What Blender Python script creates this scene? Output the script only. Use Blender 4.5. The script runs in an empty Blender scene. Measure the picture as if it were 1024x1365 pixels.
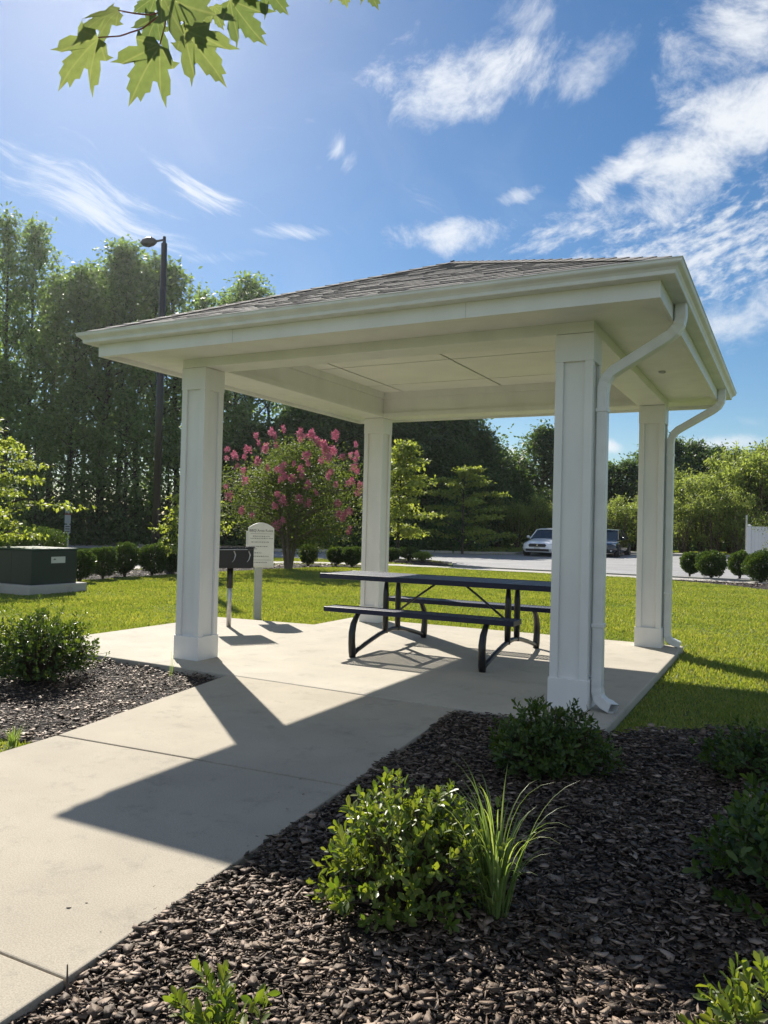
import bpy, math, random
import numpy as np
from mathutils import Vector, Matrix
sc = bpy.context.scene
R_ = math.radians
rng = np.random.default_rng(7); random.seed(7)

# ------------------------------------------------------------------ camera, sky, sun, exposure
CAM = np.array([5.2121, -6.095, 1.35]); YAW, PITCH, ROLL, FPX = -0.4782, 0.0170, 0.0247, 1051.5
def cam_basis():
    cy, sy, cp, sp = math.cos(YAW), math.sin(YAW), math.cos(PITCH), math.sin(PITCH)
    f = np.array([sy*cp, cy*cp, sp]); r0 = np.array([cy, -sy, 0]); u0 = np.cross(r0, f)
    cr, sr = math.cos(ROLL), math.sin(ROLL)
    return r0*cr+u0*sr, -r0*sr+u0*cr, f
cr_, cu_, cf_ = cam_basis()
cam = bpy.data.cameras.new('camera'); co = bpy.data.objects.new('camera', cam); sc.collection.objects.link(co)
m = Matrix.Identity(4)
for i in range(3):
    m[i][0] = cr_[i]; m[i][1] = cu_[i]; m[i][2] = -cf_[i]; m[i][3] = CAM[i]
co.matrix_world = m
cam.sensor_fit = 'VERTICAL'; cam.sensor_height = 24; cam.sensor_width = 18; cam.lens = 24*FPX/1365
cam.clip_start = 0.05; cam.clip_end = 3000
sc.camera = co
HAZE = .0003
SUN_EL, SUN_AZ = R_(36.9), R_(-48.8)          # azimuth clockwise from +Y
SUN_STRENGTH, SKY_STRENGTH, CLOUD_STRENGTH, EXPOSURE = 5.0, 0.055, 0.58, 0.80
sd = Vector((math.sin(SUN_AZ)*math.cos(SUN_EL), math.cos(SUN_AZ)*math.cos(SUN_EL), math.sin(SUN_EL)))
sl = bpy.data.lights.new('sun', 'SUN'); sl.energy = SUN_STRENGTH; sl.angle = R_(0.53); sl.color = (1, 0.935, 0.83)
so = bpy.data.objects.new('sun', sl); so.rotation_euler = sd.to_track_quat('Z', 'Y').to_euler(); sc.collection.objects.link(so)
sc.view_settings.view_transform = 'Standard'; sc.view_settings.look = 'None'
sc.view_settings.exposure = EXPOSURE; sc.view_settings.gamma = 1
sc.cycles.max_bounces = 8; sc.cycles.transparent_max_bounces = 8

def ray(px, py):
    d = cf_ + cr_*(px-512)/FPX - cu_*(py-682.5)/FPX
    return d
def azel(px, py):
    d = ray(px, py); d = d/np.linalg.norm(d)
    return math.atan2(d[0], d[1]), math.asin(d[2])
def at(px, dist, z=None):                       # ground point in the bearing of a photo column
    d = ray(px, 700); d = d/np.hypot(d[0], d[1])
    P = CAM + d*dist
    return (P[0], P[1], hgt(P[0], P[1]) if z is None else z)

world = bpy.data.worlds.new('World'); sc.world = world; world.use_nodes = True
nt = world.node_tree; nt.nodes.clear(); N = nt.nodes.new; LK = nt.links.new
def val(x): return x
def math_(op, a, b=None, c=None, clamp=False):
    n = N('ShaderNodeMath'); n.operation = op; n.use_clamp = clamp
    for i, v in enumerate((a, b, c)):
        if v is None: continue
        if isinstance(v, (int, float)): n.inputs[i].default_value = v
        else: LK(v, n.inputs[i])
    return n.outputs[0]
def smooth(x, a, b):
    n = N('ShaderNodeMapRange'); n.interpolation_type = 'SMOOTHSTEP'
    LK(x, n.inputs[0]); n.inputs[1].default_value = a; n.inputs[2].default_value = b
    return n.outputs[0]
sky = N('ShaderNodeTexSky'); sky.sky_type = 'NISHITA'; sky.sun_disc = False
sky.sun_elevation = SUN_EL; sky.sun_rotation = SUN_AZ; sky.altitude = 0; sky.air_density = 1.0; sky.dust_density = 0.15; sky.ozone_density = 2.5
hs = N('ShaderNodeHueSaturation'); hs.inputs['Saturation'].default_value = 1.28; LK(sky.outputs[0], hs.inputs['Color'])
tc = N('ShaderNodeTexCoord'); sx = N('ShaderNodeSeparateXYZ'); LK(tc.outputs['Generated'], sx.inputs[0])
az = math_('ARCTAN2', sx.outputs[0], sx.outputs[1]); el = math_('ARCSINE', sx.outputs[2])
AZ0 = YAW
u_ = math_('SUBTRACT', az, AZ0)
cb = N('ShaderNodeCombineXYZ'); LK(u_, cb.inputs[0]); LK(el, cb.inputs[1])
def noise(rot, sx_, sy_, scale, detail=8, rough=.55, dist=0.0, off=0.0, warp=0.0):
    src = cb.outputs[0]
    if warp:
        nz = N('ShaderNodeTexNoise'); nz.inputs['Scale'].default_value = 5; nz.inputs['Detail'].default_value = 2; LK(src, nz.inputs['Vector'])
        vm = N('ShaderNodeVectorMath'); vm.operation = 'MULTIPLY_ADD'; LK(nz.outputs['Color'], vm.inputs[0]); vm.inputs[1].default_value = (warp, warp, 0); LK(src, vm.inputs[2]); src = vm.outputs[0]
    mp = N('ShaderNodeMapping'); mp.inputs['Rotation'].default_value = (0, 0, rot); LK(src, mp.inputs[0])
    mp2 = N('ShaderNodeMapping'); mp2.inputs['Scale'].default_value = (sx_, sy_, 1); mp2.inputs['Location'].default_value = (off, off*.7, 0); LK(mp.outputs[0], mp2.inputs[0])
    nz = N('ShaderNodeTexNoise'); nz.inputs['Scale'].default_value = scale; nz.inputs['Detail'].default_value = detail
    nz.inputs['Roughness'].default_value = rough; nz.inputs['Distortion'].default_value = dist; LK(mp2.outputs[0], nz.inputs['Vector'])
    return nz.outputs[0]
wisp = noise(R_(24), 1.0, 5.5, 5.5, off=3.1, warp=.12, rough=.66)
swirl = noise(R_(-38), 1.0, 1.7, 9.0, dist=.25, off=1.7, warp=.12, rough=.66)
puff = noise(R_(18), 1.0, 1.5, 11.0, dist=.25, off=5.2, warp=.08, rough=.68)
ripple = noise(R_(-14), 1.0, 2.0, 34.0, detail=6, dist=.12, off=8.2, warp=.03, rough=.62)
veil = noise(R_(40), 1.0, 3.0, 3.0, off=9.7, warp=.4)
# (px, py, rx, ry, rotation in deg counter-clockwise, strength, noise, gain)
BL = [(125, 262, 150, 36, -20, .72, wisp, 2.9), (262, 262, 60, 20, -25, .82, wisp, 2.8), (385, 310, 75, 12, 3, .75, wisp, 2.2),
      (640, 108, 110, 50, 8, 1.0, swirl, 2.2), (585, 100, 50, 50, 0, .95, swirl, 2.2), (800, 75, 110, 32, 24, .72, swirl, 2.0), (705, 20, 40, 50, 60, .7, swirl, 2.0),
      (990, 40, 95, 70, -30, .95, puff, 2.2), (965, 185, 165, 62, 30, 1.1, puff, 2.2), (835, 225, 90, 26, 30, 1.0, puff, 2.2),
      (700, 258, 40, 14, 10, .85, puff, 2.0), (612, 310, 70, 26, 5, .95, puff, 2.2), (575, 270, 60, 26, -20, .55, wisp, 2.0),
      (930, 340, 200, 80, 8, .85, ripple, 2.3), (770, 305, 120, 26, 14, .8, ripple, 1.7), (1000, 415, 130, 55, 20, .8, puff, 2.0),
      (458, 205, 26, 24, -60, .85, swirl, 2.2), (425, 225, 12, 12, 0, .6, swirl, 2.0), (415, 160, 16, 8, 10, .55, wisp, 2.0),
      (960, 592, 75, 16, 0, 1.0, puff, 1.3), (815, 594, 22, 12, -20, 1.0, puff, 1.5), (682, 606, 16, 14, -30, 1.0, puff, 1.5), (860, 585, 120, 14, 0, .5, puff, 1.6),
      (270, 345, 90, 12, 10, .6, wisp, 2.0), (1010, 560, 90, 10, 0, .5, wisp, 2.0)]
dens = None
for (px, py, rx, ry, rot, st, nz, gain) in BL:
    a0, e0 = azel(px, py); ce = math.cos(e0)
    rxa, rya = rx/FPX, ry/FPX
    du = math_('MULTIPLY', math_('SUBTRACT', az, a0), ce); dv = math_('SUBTRACT', el, e0)
    c, s = math.cos(R_(rot)), math.sin(R_(rot))
    p = math_('DIVIDE', math_('ADD', math_('MULTIPLY', du, c), math_('MULTIPLY', dv, s)), rxa)
    q = math_('DIVIDE', math_('ADD', math_('MULTIPLY', du, -s), math_('MULTIPLY', dv, c)), rya)
    r2 = math_('ADD', math_('MULTIPLY', p, p), math_('MULTIPLY', q, q))
    mk = math_('MULTIPLY', math_('EXPONENT', math_('MULTIPLY', r2, -.9)), st)
    d = math_('MULTIPLY', smooth(math_('ADD', math_('MULTIPLY', math_('SUBTRACT', nz, .5), gain), mk), .40, 1.18), min(1, st))
    dens = d if dens is None else math_('MAXIMUM', dens, d)
vl = math_('MULTIPLY', smooth(veil, .5, .85), .10)
# unseen broken cumulus, added behind the camera to light the shaded fronts
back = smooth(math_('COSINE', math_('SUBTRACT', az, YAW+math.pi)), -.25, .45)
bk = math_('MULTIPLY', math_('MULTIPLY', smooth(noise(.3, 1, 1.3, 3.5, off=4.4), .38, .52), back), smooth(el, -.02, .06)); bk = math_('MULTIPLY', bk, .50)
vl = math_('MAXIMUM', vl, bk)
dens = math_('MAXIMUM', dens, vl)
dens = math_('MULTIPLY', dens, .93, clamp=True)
bg1 = N('ShaderNodeBackground'); bg1.inputs[1].default_value = SKY_STRENGTH; LK(hs.outputs[0], bg1.inputs[0])
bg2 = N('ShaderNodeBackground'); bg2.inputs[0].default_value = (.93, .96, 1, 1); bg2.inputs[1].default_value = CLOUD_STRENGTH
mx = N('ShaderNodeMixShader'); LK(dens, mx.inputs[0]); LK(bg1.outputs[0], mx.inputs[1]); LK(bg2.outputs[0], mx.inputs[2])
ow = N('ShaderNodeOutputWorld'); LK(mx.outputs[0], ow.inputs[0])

# ------------------------------------------------------------------ materials
def newmat(name):
    m = bpy.data.materials.new(name); m.use_nodes = True
    return m, m.node_tree, m.node_tree.nodes['Principled BSDF']
def mat(name, col, rough=.5, var=.0, scale=8, bump=0., bscale=60, metal=0., spec=.5, col2=None, detail=6, coat=0., contrast=(.35, .65), bdist=.01, stretch=None):
    m, t, b = newmat(name)
    b.inputs['Base Color'].default_value = (*col, 1); b.inputs['Roughness'].default_value = rough; b.inputs['Metallic'].default_value = metal
    b.inputs['Specular IOR Level'].default_value = spec; b.inputs['Coat Weight'].default_value = coat
    tcn = t.nodes.new('ShaderNodeTexCoord'); vec = tcn.outputs['Object']
    if stretch:
        mp = t.nodes.new('ShaderNodeMapping'); mp.inputs['Scale'].default_value = stretch; t.links.new(vec, mp.inputs[0]); vec = mp.outputs[0]
    if var or col2:
        nz = t.nodes.new('ShaderNodeTexNoise'); nz.inputs['Scale'].default_value = scale; nz.inputs['Detail'].default_value = detail; t.links.new(vec, nz.inputs['Vector'])
        cr = t.nodes.new('ShaderNodeValToRGB'); e = cr.color_ramp.elements; e[0].position, e[1].position = contrast
        c2 = col2 or tuple(c*(1-var) for c in col); e[0].color = (*c2, 1); e[1].color = (*[min(1, c*(1+var*.4)) for c in col], 1)
        t.links.new(nz.outputs[0], cr.inputs[0]); t.links.new(cr.outputs[0], b.inputs['Base Color'])
    if bump:
        nz = t.nodes.new('ShaderNodeTexNoise'); nz.inputs['Scale'].default_value = bscale; nz.inputs['Detail'].default_value = 8; t.links.new(vec, nz.inputs['Vector'])
        bp = t.nodes.new('ShaderNodeBump'); bp.inputs['Strength'].default_value = bump; bp.inputs['Distance'].default_value = bdist; t.links.new(nz.outputs[0], bp.inputs['Height']); t.links.new(bp.outputs[0], b.inputs['Normal'])
    return m
def island_mat(name, cols, rough=.5, trans=0., spec=.4, tcols=None, bump=False):
    """colour picked at random per leaf / chip; trans = share of light let through"""
    m, t, b = newmat(name)
    g = t.nodes.new('ShaderNodeNewGeometry'); cr = t.nodes.new('ShaderNodeValToRGB'); els = cr.color_ramp.elements
    n = len(cols)
    for i, c in enumerate(cols):
        if i < 2: e = els[i]; e.position = i/(n-1)
        else: e = els.new(i/(n-1))
        e.color = (*c, 1)
    t.links.new(g.outputs['Random Per Island'], cr.inputs[0]); t.links.new(cr.outputs[0], b.inputs['Base Color'])
    b.inputs['Roughness'].default_value = rough; b.inputs['Specular IOR Level'].default_value = spec
    if trans:
        tr = t.nodes.new('ShaderNodeBsdfTranslucent'); mxx = t.nodes.new('ShaderNodeMixShader'); mxx.inputs[0].default_value = trans
        hsv = t.nodes.new('ShaderNodeMixRGB'); hsv.blend_type = 'MULTIPLY'; hsv.inputs[0].default_value = 1; hsv.inputs[2].default_value = tcols or (1.9, 1.9, .7, 1)
        t.links.new(cr.outputs[0], hsv.inputs[1]); t.links.new(hsv.outputs[0], tr.inputs[0])
        t.links.new(b.outputs[0], mxx.inputs[1]); t.links.new(tr.outputs[0], mxx.inputs[2]); t.links.new(mxx.outputs[0], t.nodes['Material Output'].inputs[0])
    return m
M = {}
M['white'] = mat('white_paint', (.76, .755, .735), .42, var=.06, scale=4.5, bump=.12, bscale=90, bdist=.003, contrast=(.3, .6), stretch=(1, 1, .35))
M['white_alu'] = mat('white_aluminium', (.73, .73, .71), .38, var=.08, scale=6, bump=.05, bscale=30)
M['ceil'] = mat('ceiling_board', (.80, .79, .75), .7, var=.05, scale=2)
M['gap'] = mat('dark_gap', (.05, .045, .04), .9)
def concrete(name, c, c2):
    m, t, b = newmat(name); tcn = t.nodes.new('ShaderNodeTexCoord'); L = t.links.new
    def nz(s, d=8, r=.6):
        n = t.nodes.new('ShaderNodeTexNoise'); n.inputs['Scale'].default_value = s; n.inputs['Detail'].default_value = d; n.inputs['Roughness'].default_value = r
        L(tcn.outputs['Object'], n.inputs['Vector']); return n.outputs[0]
    cr = t.nodes.new('ShaderNodeValToRGB'); e = cr.color_ramp.elements; e[0].position, e[1].position = .35, .68; e[0].color = (*c2, 1); e[1].color = (*c, 1); L(nz(1.6), cr.inputs[0])
    sp = t.nodes.new('ShaderNodeValToRGB'); e = sp.color_ramp.elements; e[0].position, e[1].position = .38, .62; e[0].color = (.80, .79, .77, 1); e[1].color = (1.12, 1.12, 1.12, 1); L(nz(170, 3), sp.inputs[0])
    st = t.nodes.new('ShaderNodeValToRGB'); e = st.color_ramp.elements; e[0].position, e[1].position = .33, .47; e[0].color = (.42, .48, .46, 1); e[1].color = (1, 1, 1, 1); L(nz(3.5, 12, .8), st.inputs[0])
    m1 = t.nodes.new('ShaderNodeMixRGB'); m1.blend_type = 'MULTIPLY'; m1.inputs[0].default_value = .8; L(cr.outputs[0], m1.inputs[1]); L(sp.outputs[0], m1.inputs[2])
    m2 = t.nodes.new('ShaderNodeMixRGB'); m2.blend_type = 'MULTIPLY'; m2.inputs[0].default_value = .42; L(m1.outputs[0], m2.inputs[1]); L(st.outputs[0], m2.inputs[2])
    L(m2.outputs[0], b.inputs['Base Color']); b.inputs['Roughness'].default_value = .85; b.inputs['Specular IOR Level'].default_value = .25
    bp = t.nodes.new('ShaderNodeBump'); bp.inputs['Strength'].default_value = .35; bp.inputs['Distance'].default_value = .004; L(nz(120, 6), bp.inputs['Height']); L(bp.outputs[0], b.inputs['Normal'])
    return m
M['conc'] = concrete('patio_concrete', (.485, .443, .37), (.415, .38, .315))
M['conc2'] = concrete('path_concrete', (.43, .384, .305), (.37, .33, .262))
M['kerb'] = concrete('kerb_concrete', (.47, .45, .41), (.38, .36, .33))
M['asphalt'] = mat('worn_asphalt', (.27, .27, .275), .8, var=.15, scale=.7, bump=.3, bscale=150)
M['line'] = mat('road_paint', (.6, .6, .58), .7, var=.2, scale=5)
M['navy'] = mat('navy_plastic_coating', (.03, .04, .085), .48, spec=1.0, bump=.06, bscale=60)
M['navyframe'] = mat('navy_edge_coating', (.008, .012, .04), .4, spec=.35)
M['black'] = mat('black_powder_coat', (.010, .010, .012), .28, spec=.5)
M['grillblk'] = mat('black_enamel', (.012, .012, .013), .4, bump=.2, bscale=40)
M['galv'] = mat('galvanised_steel', (.5, .5, .5), .35, metal=.8, var=.2, scale=20)
M['signw'] = mat('sign_cream', (.74, .74, .69), .5, var=.05, scale=6)
M['signpost'] = mat('sign_post_vinyl', (.42, .43, .41), .5, var=.08)
M['ink'] = mat('grey_green_ink', (.13, .14, .12), .6)
M['box'] = mat('green_cabinet_paint', (.010, .022, .017), .45, var=.25, scale=3, bump=.05)
M['boxtop'] = mat('green_lid_paint', (.03, .065, .052), .25, var=.2, scale=3)
M['label'] = mat('sticker', (.55, .56, .52), .6)
M['pole'] = mat('dark_bronze_paint', (.022, .019, .018), .4)
M['signgrey'] = mat('sign_back_aluminium', (.30, .33, .36), .5, var=.1, scale=4)
M['dkred'] = mat('faded_red_paint', (.16, .03, .03), .5)
M['vinyl'] = mat('white_vinyl_fence', (.62, .63, .64), .4)
M['bark'] = mat('grey_brown_bark', (.055, .045, .036), .9, var=.4, scale=6, bump=.6, bscale=14, bdist=.05, stretch=(1, 1, .25))
M['smoothbark'] = mat('smooth_tan_bark', (.16, .12, .09), .7, var=.3, scale=7, stretch=(1, 1, .3))
M['stem'] = mat('brown_stem', (.09, .06, .04), .8, var=.3)
M['redstem'] = mat('red_petiole', (.22, .06, .035), .5)
M['soil'] = mat('dark_mulch_soil', (.018, .013, .011), .95, var=.5, scale=14, bump=1, bscale=40, bdist=.03)
M['rubber'] = mat('tyre_rubber', (.015, .015, .015), .8)
M['alloy'] = mat('alloy_wheel', (.45, .45, .47), .3, metal=.9)
M['glass'] = mat('tinted_car_glass', (.02, .028, .035), .06, spec=.7)
M['chrome'] = mat('chrome_trim', (.6, .6, .62), .15, metal=1)
M['lampglass'] = mat('headlamp_lens', (.45, .48, .5), .1, spec=.8)
M['carwhite'] = mat('pearl_white_car_paint', (.82, .83, .84), .25, coat=.8)
M['cardark'] = mat('black_car_paint', (.012, .014, .018), .2, coat=1.0)
M['flower'] = island_mat('crape_flower_pink', [(.50, .13, .20), (.64, .25, .33), (.57, .18, .26)], .6, .35, tcols=(1.1, 1, 1.1, 1))
M['lf_wood'] = island_mat('woodland_leaf', [(.075, .125, .05), (.12, .18, .07), (.18, .24, .10), (.095, .15, .06)], .5, .5, tcols=(1.9, 2.0, .95, 1))
M['lf_dark'] = island_mat('dark_oak_leaf', [(.035, .068, .028), (.062, .105, .042), (.10, .145, .058)], .5, .45)
M['lf_willow'] = island_mat('pale_willow_leaf', [(.18, .22, .075), (.25, .30, .10), (.15, .195, .06)], .5, .55, tcols=(1.7, 1.7, .8, 1))
M['lf_light'] = island_mat('young_maple_leaf', [(.15, .20, .05), (.21, .26, .07), (.27, .31, .10)], .5, .55, tcols=(1.9, 1.8, .7, 1))
M['lf_crape'] = island_mat('crape_leaf', [(.06, .095, .032), (.10, .135, .042), (.13, .16, .055), (.09, .125, .04)], .6, .42, spec=.2)
M['lf_box'] = island_mat('clipped_hedge_leaf', [(.03, .055, .018), (.05, .085, .024), (.09, .13, .038)], .42, .35, spec=.5)
M['lf_bush'] = island_mat('glossy_bush_leaf', [(.03, .055, .016), (.045, .08, .02), (.07, .11, .028), (.10, .14, .035)], .4, .38, spec=.45, tcols=(2.2, 2.1, .55, 1))
M['lf_bright'] = island_mat('fresh_bush_leaf', [(.07, .12, .025), (.13, .18, .04), (.19, .22, .055)], .4, .42, spec=.5, tcols=(2.0, 1.9, .5, 1))
M['blade'] = island_mat('ornamental_grass_blade', [(.13, .20, .06), (.20, .27, .09), (.28, .33, .14)], .4, .45, tcols=(1.8, 1.8, .8, 1))
M['maple'] = island_mat('maple_leaf', [(.12, .16, .06), (.16, .20, .07), (.19, .23, .08)], .45, .65, tcols=(2.0, 1.9, 1.0, 1))
M['grass'] = island_mat('lawn_grass', [(.15, .205, .055), (.20, .25, .07), (.27, .295, .10), (.17, .225, .06), (.36, .33, .17)], .5, .45, tcols=(1.7, 1.6, .45, 1), spec=.3)
def patchy(m, scale, lo, hi):
    t = m.node_tree; b = t.nodes['Principled BSDF']; src = b.inputs['Base Color'].links[0].from_socket
    c = t.nodes.new('ShaderNodeTexCoord'); n = t.nodes.new('ShaderNodeTexNoise'); n.inputs['Scale'].default_value = scale; n.inputs['Detail'].default_value = 6; n.inputs['Roughness'].default_value = .65; t.links.new(c.outputs['Object'], n.inputs['Vector'])
    r = t.nodes.new('ShaderNodeValToRGB'); e = r.color_ramp.elements; e[0].position, e[1].position = .34, .62; e[0].color = (*lo, 1); e[1].color = (*hi, 1); t.links.new(n.outputs[0], r.inputs[0])
    x = t.nodes.new('ShaderNodeMixRGB'); x.blend_type = 'MULTIPLY'; x.inputs[0].default_value = 1; t.links.new(src, x.inputs[1]); t.links.new(r.outputs[0], x.inputs[2])
    for tgt in [l.to_socket for l in src.links if l.to_node.name != x.name]: t.links.new(x.outputs[0], tgt)
patchy(M['grass'], .8, (.74, .84, .74), (1.10, 1.08, 1.1))
M['lawn'] = mat('lawn_soil', (.12, .16, .025), .9, col2=(.075, .11, .018), scale=2.5, bump=.8, bscale=60, bdist=.03)
M['chip'] = island_mat('bark_mulch_chips', [(.010, .007, .005), (.035, .022, .015), (.13, .088, .062), (.014, .009, .007), (.38, .285, .22), (.05, .033, .023), (.22, .16, .118), (.02, .013, .009)], .62, 0, spec=.5)
M['chip'].node_tree.nodes['Principled BSDF'].inputs['Specular Tint'].default_value = (1, .84, .70, 1)
m_, t_, b_ = M['chip'], M['chip'].node_tree, M['chip'].node_tree.nodes['Principled BSDF']
n_ = t_.nodes.new('ShaderNodeTexNoise'); n_.inputs['Scale'].default_value = 220; n_.inputs['Detail'].default_value = 5; c_ = t_.nodes.new('ShaderNodeTexCoord'); mp_ = t_.nodes.new('ShaderNodeMapping'); mp_.inputs['Scale'].default_value = (1, .3, 1); t_.links.new(c_.outputs['Object'], mp_.inputs[0]); t_.links.new(mp_.outputs[0], n_.inputs['Vector'])
bp_ = t_.nodes.new('ShaderNodeBump'); bp_.inputs['Strength'].default_value = .7; bp_.inputs['Distance'].default_value = .004; t_.links.new(n_.outputs[0], bp_.inputs['Height']); t_.links.new(bp_.outputs[0], b_.inputs['Normal'])
def shingle_mat():
    m, t, b = newmat('asphalt_shingles'); L = t.links.new
    g = t.nodes.new('ShaderNodeNewGeometry'); cr = t.nodes.new('ShaderNodeValToRGB'); e = cr.color_ramp.elements
    e[0].color = (.135, .122, .114, 1); e[1].color = (.185, .170, .160, 1); x = e.new(.5); x.color = (.16, .145, .135, 1); L(g.outputs['Random Per Island'], cr.inputs[0])
    tcn = t.nodes.new('ShaderNodeTexCoord'); n = t.nodes.new('ShaderNodeTexNoise'); n.inputs['Scale'].default_value = 160; L(tcn.outputs['Object'], n.inputs['Vector'])
    c2 = t.nodes.new('ShaderNodeValToRGB'); e = c2.color_ramp.elements; e[0].color = (.6, .6, .6, 1); e[1].color = (1.4, 1.4, 1.4, 1); e[0].position, e[1].position = .35, .65; L(n.outputs[0], c2.inputs[0])
    mm = t.nodes.new('ShaderNodeMixRGB'); mm.blend_type = 'MULTIPLY'; mm.inputs[0].default_value = 1; L(cr.outputs[0], mm.inputs[1]); L(c2.outputs[0], mm.inputs[2]); L(mm.outputs[0], b.inputs['Base Color'])
    b.inputs['Roughness'].default_value = .9
    bp = t.nodes.new('ShaderNodeBump'); bp.inputs['Strength'].default_value = .6; bp.inputs['Distance'].default_value = .003; L(n.outputs[0], bp.inputs['Height']); L(bp.outputs[0], b.inputs['Normal'])
    return m
M['shingle'] = shingle_mat()

# ------------------------------------------------------------------ mesh helpers
def link(o, parent=None):
    sc.collection.objects.link(o)
    if parent is not None: o.parent = parent
    return o
class MB:
    def __init__(s): s.v = []; s.f = []
    def add(s, vs, fs):
        k = len(s.v); s.v += [tuple(map(float, p)) for p in vs]; s.f += [tuple(i+k for i in f) for f in fs]; return s
    def box(s, x0, x1, y0, y1, z0, z1, T=None):
        vs = [(x, y, z) for z in (z0, z1) for y in (y0, y1) for x in (x0, x1)]
        if T is not None: vs = [tuple(T @ Vector(v)) for v in vs]
        return s.add(vs, [(0, 2, 3, 1), (4, 5, 7, 6), (0, 1, 5, 4), (2, 6, 7, 3), (0, 4, 6, 2), (1, 3, 7, 5)])
    def prism(s, poly, z0, z1, T=None):
        n = len(poly); vs = [(x, y, z0) for x, y in poly]+[(x, y, z1) for x, y in poly]
        if T is not None: vs = [tuple(T @ Vector(v)) for v in vs]
        return s.add(vs, [tuple(range(n-1, -1, -1)), tuple(range(n, 2*n))]+[(i, (i+1) % n, n+(i+1) % n, n+i) for i in range(n)])
    def tube(s, pts, rad, n=8, cap=True, squash=None, flat=None):
        pts = [Vector(p) for p in pts]; k = len(pts)
        rad = rad if hasattr(rad, '__len__') else [rad]*k
        vs = []; ref = None
        for i, p in enumerate(pts):
            d = (pts[min(i+1, k-1)]-pts[max(i-1, 0)]).normalized()
            if ref is None: ref = Vector(flat) if flat else (Vector((1, 0, 0)) if abs(d.x) < .9 else Vector((0, 1, 0)))
            a = (ref-d*ref.dot(d)).normalized(); b = d.cross(a); ref = a if not flat else ref
            r1, r2 = (rad[i], rad[i]) if squash is None else (rad[i]*squash[0], rad[i]*squash[1])
            for j in range(n):
                t = 2*math.pi*(j+.5)/n; vs.append(p+a*math.cos(t)*r1+b*math.sin(t)*r2)
        fs = [(i*n+j, i*n+(j+1) % n, (i+1)*n+(j+1) % n, (i+1)*n+j) for i in range(k-1) for j in range(n)]
        if cap: fs += [tuple(range(n-1, -1, -1)), tuple(range((k-1)*n, k*n))]
        return s.add(vs, fs)
    def ring(s, prof, S, closed=True):
        """profile of (offset outward, z) swept round the square pavilion with mitred corners"""
        n = len(prof); vs = []
        for d, z in prof: vs += [(-d, -d, z), (S+d, -d, z), (S+d, S+d, z), (-d, S+d, z)]
        fs = []
        for i in range(n if closed else n-1):
            j = (i+1) % n
            for c in range(4): e = (c+1) % 4; fs.append((i*4+c, i*4+e, j*4+e, j*4+c))
        return s.add(vs, fs)
    def disc(s, c, ax, r, h, n=20, r2=None):
        c = Vector(c); ax = Vector(ax).normalized()
        return s.tube([c-ax*h/2, c+ax*h/2], [r, r2 if r2 is not None else r], n)
    def build(s, name, mt, parent=None, smooth=False, bevel=0., recalc=True, loc=None):
        off = Vector((0, 0, 0))
        if parent is not None:
            q = parent
            while q is not None: off = off+q.location; q = q.parent
        if loc is not None: off = off+Vector(loc)
        me = bpy.data.meshes.new(name); me.from_pydata([(a-off.x, b-off.y, c-off.z) for a, b, c in s.v], [], s.f)
        me.materials.append(mt); me.validate()
        import bmesh as _b
        if recalc: bm = _b.new(); bm.from_mesh(me); _b.ops.recalc_face_normals(bm, faces=bm.faces[:]); bm.to_mesh(me); bm.free()
        o = bpy.data.objects.new(name, me); link(o, parent)
        if loc is not None: o.location = loc
        if bevel:
            md = o.modifiers.new('bevel', 'BEVEL'); md.width = bevel; md.segments = 2; md.limit_method = 'ANGLE'; md.angle_limit = R_(35)
        if smooth:
            for p in me.polygons: p.use_smooth = True
        return o
def np_mesh(name, V, tmpl_faces, k, n, mt, parent=None, smooth=False, loc=None):
    """n copies of a template with k verts; V is (n*k,3)"""
    me = bpy.data.meshes.new(name)
    sizes = np.array([len(f) for f in tmpl_faces]); flat = np.concatenate([np.array(f) for f in tmpl_faces])
    loops = (flat[None, :]+(np.arange(n)*k)[:, None]).ravel(); ls = np.tile(sizes, n)
    me.vertices.add(n*k); me.vertices.foreach_set('co', np.ascontiguousarray(V, np.float32).ravel())
    me.loops.add(len(loops)); me.loops.foreach_set('vertex_index', loops.astype(np.int32))
    me.polygons.add(len(ls)); me.polygons.foreach_set('loop_start', np.concatenate([[0], np.cumsum(ls)[:-1]]).astype(np.int32))
    me.polygons.foreach_set('loop_total', ls.astype(np.int32))
    if smooth: me.polygons.foreach_set('use_smooth', np.ones(len(ls), bool))
    me.update(calc_edges=True); me.materials.append(mt)
    o = bpy.data.objects.new(name, me); link(o, parent)
    if loc is not None: o.location = loc
    return o
def unit(a): return a/np.maximum(np.linalg.norm(a, axis=-1, keepdims=True), 1e-9)
KITE = (np.array([(0, 0, 0), (-.5, .45, .06), (0, 1, 0), (.5, .45, .06)]), [(0, 3, 2, 1)])
OVAL = (np.array([(0, 0, 0), (-.30, .3, .07), (0, .32, 0), (.30, .3, .07), (-.46, .66, .09), (0, .68, .01), (.46, .66, .09), (-.2, .93, .03), (.2, .93, .03), (0, 1, -.03)]),
        [(0, 3, 2), (0, 2, 1), (1, 2, 5, 4), (2, 3, 6, 5), (4, 5, 9, 7), (5, 6, 8, 9)])
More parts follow.
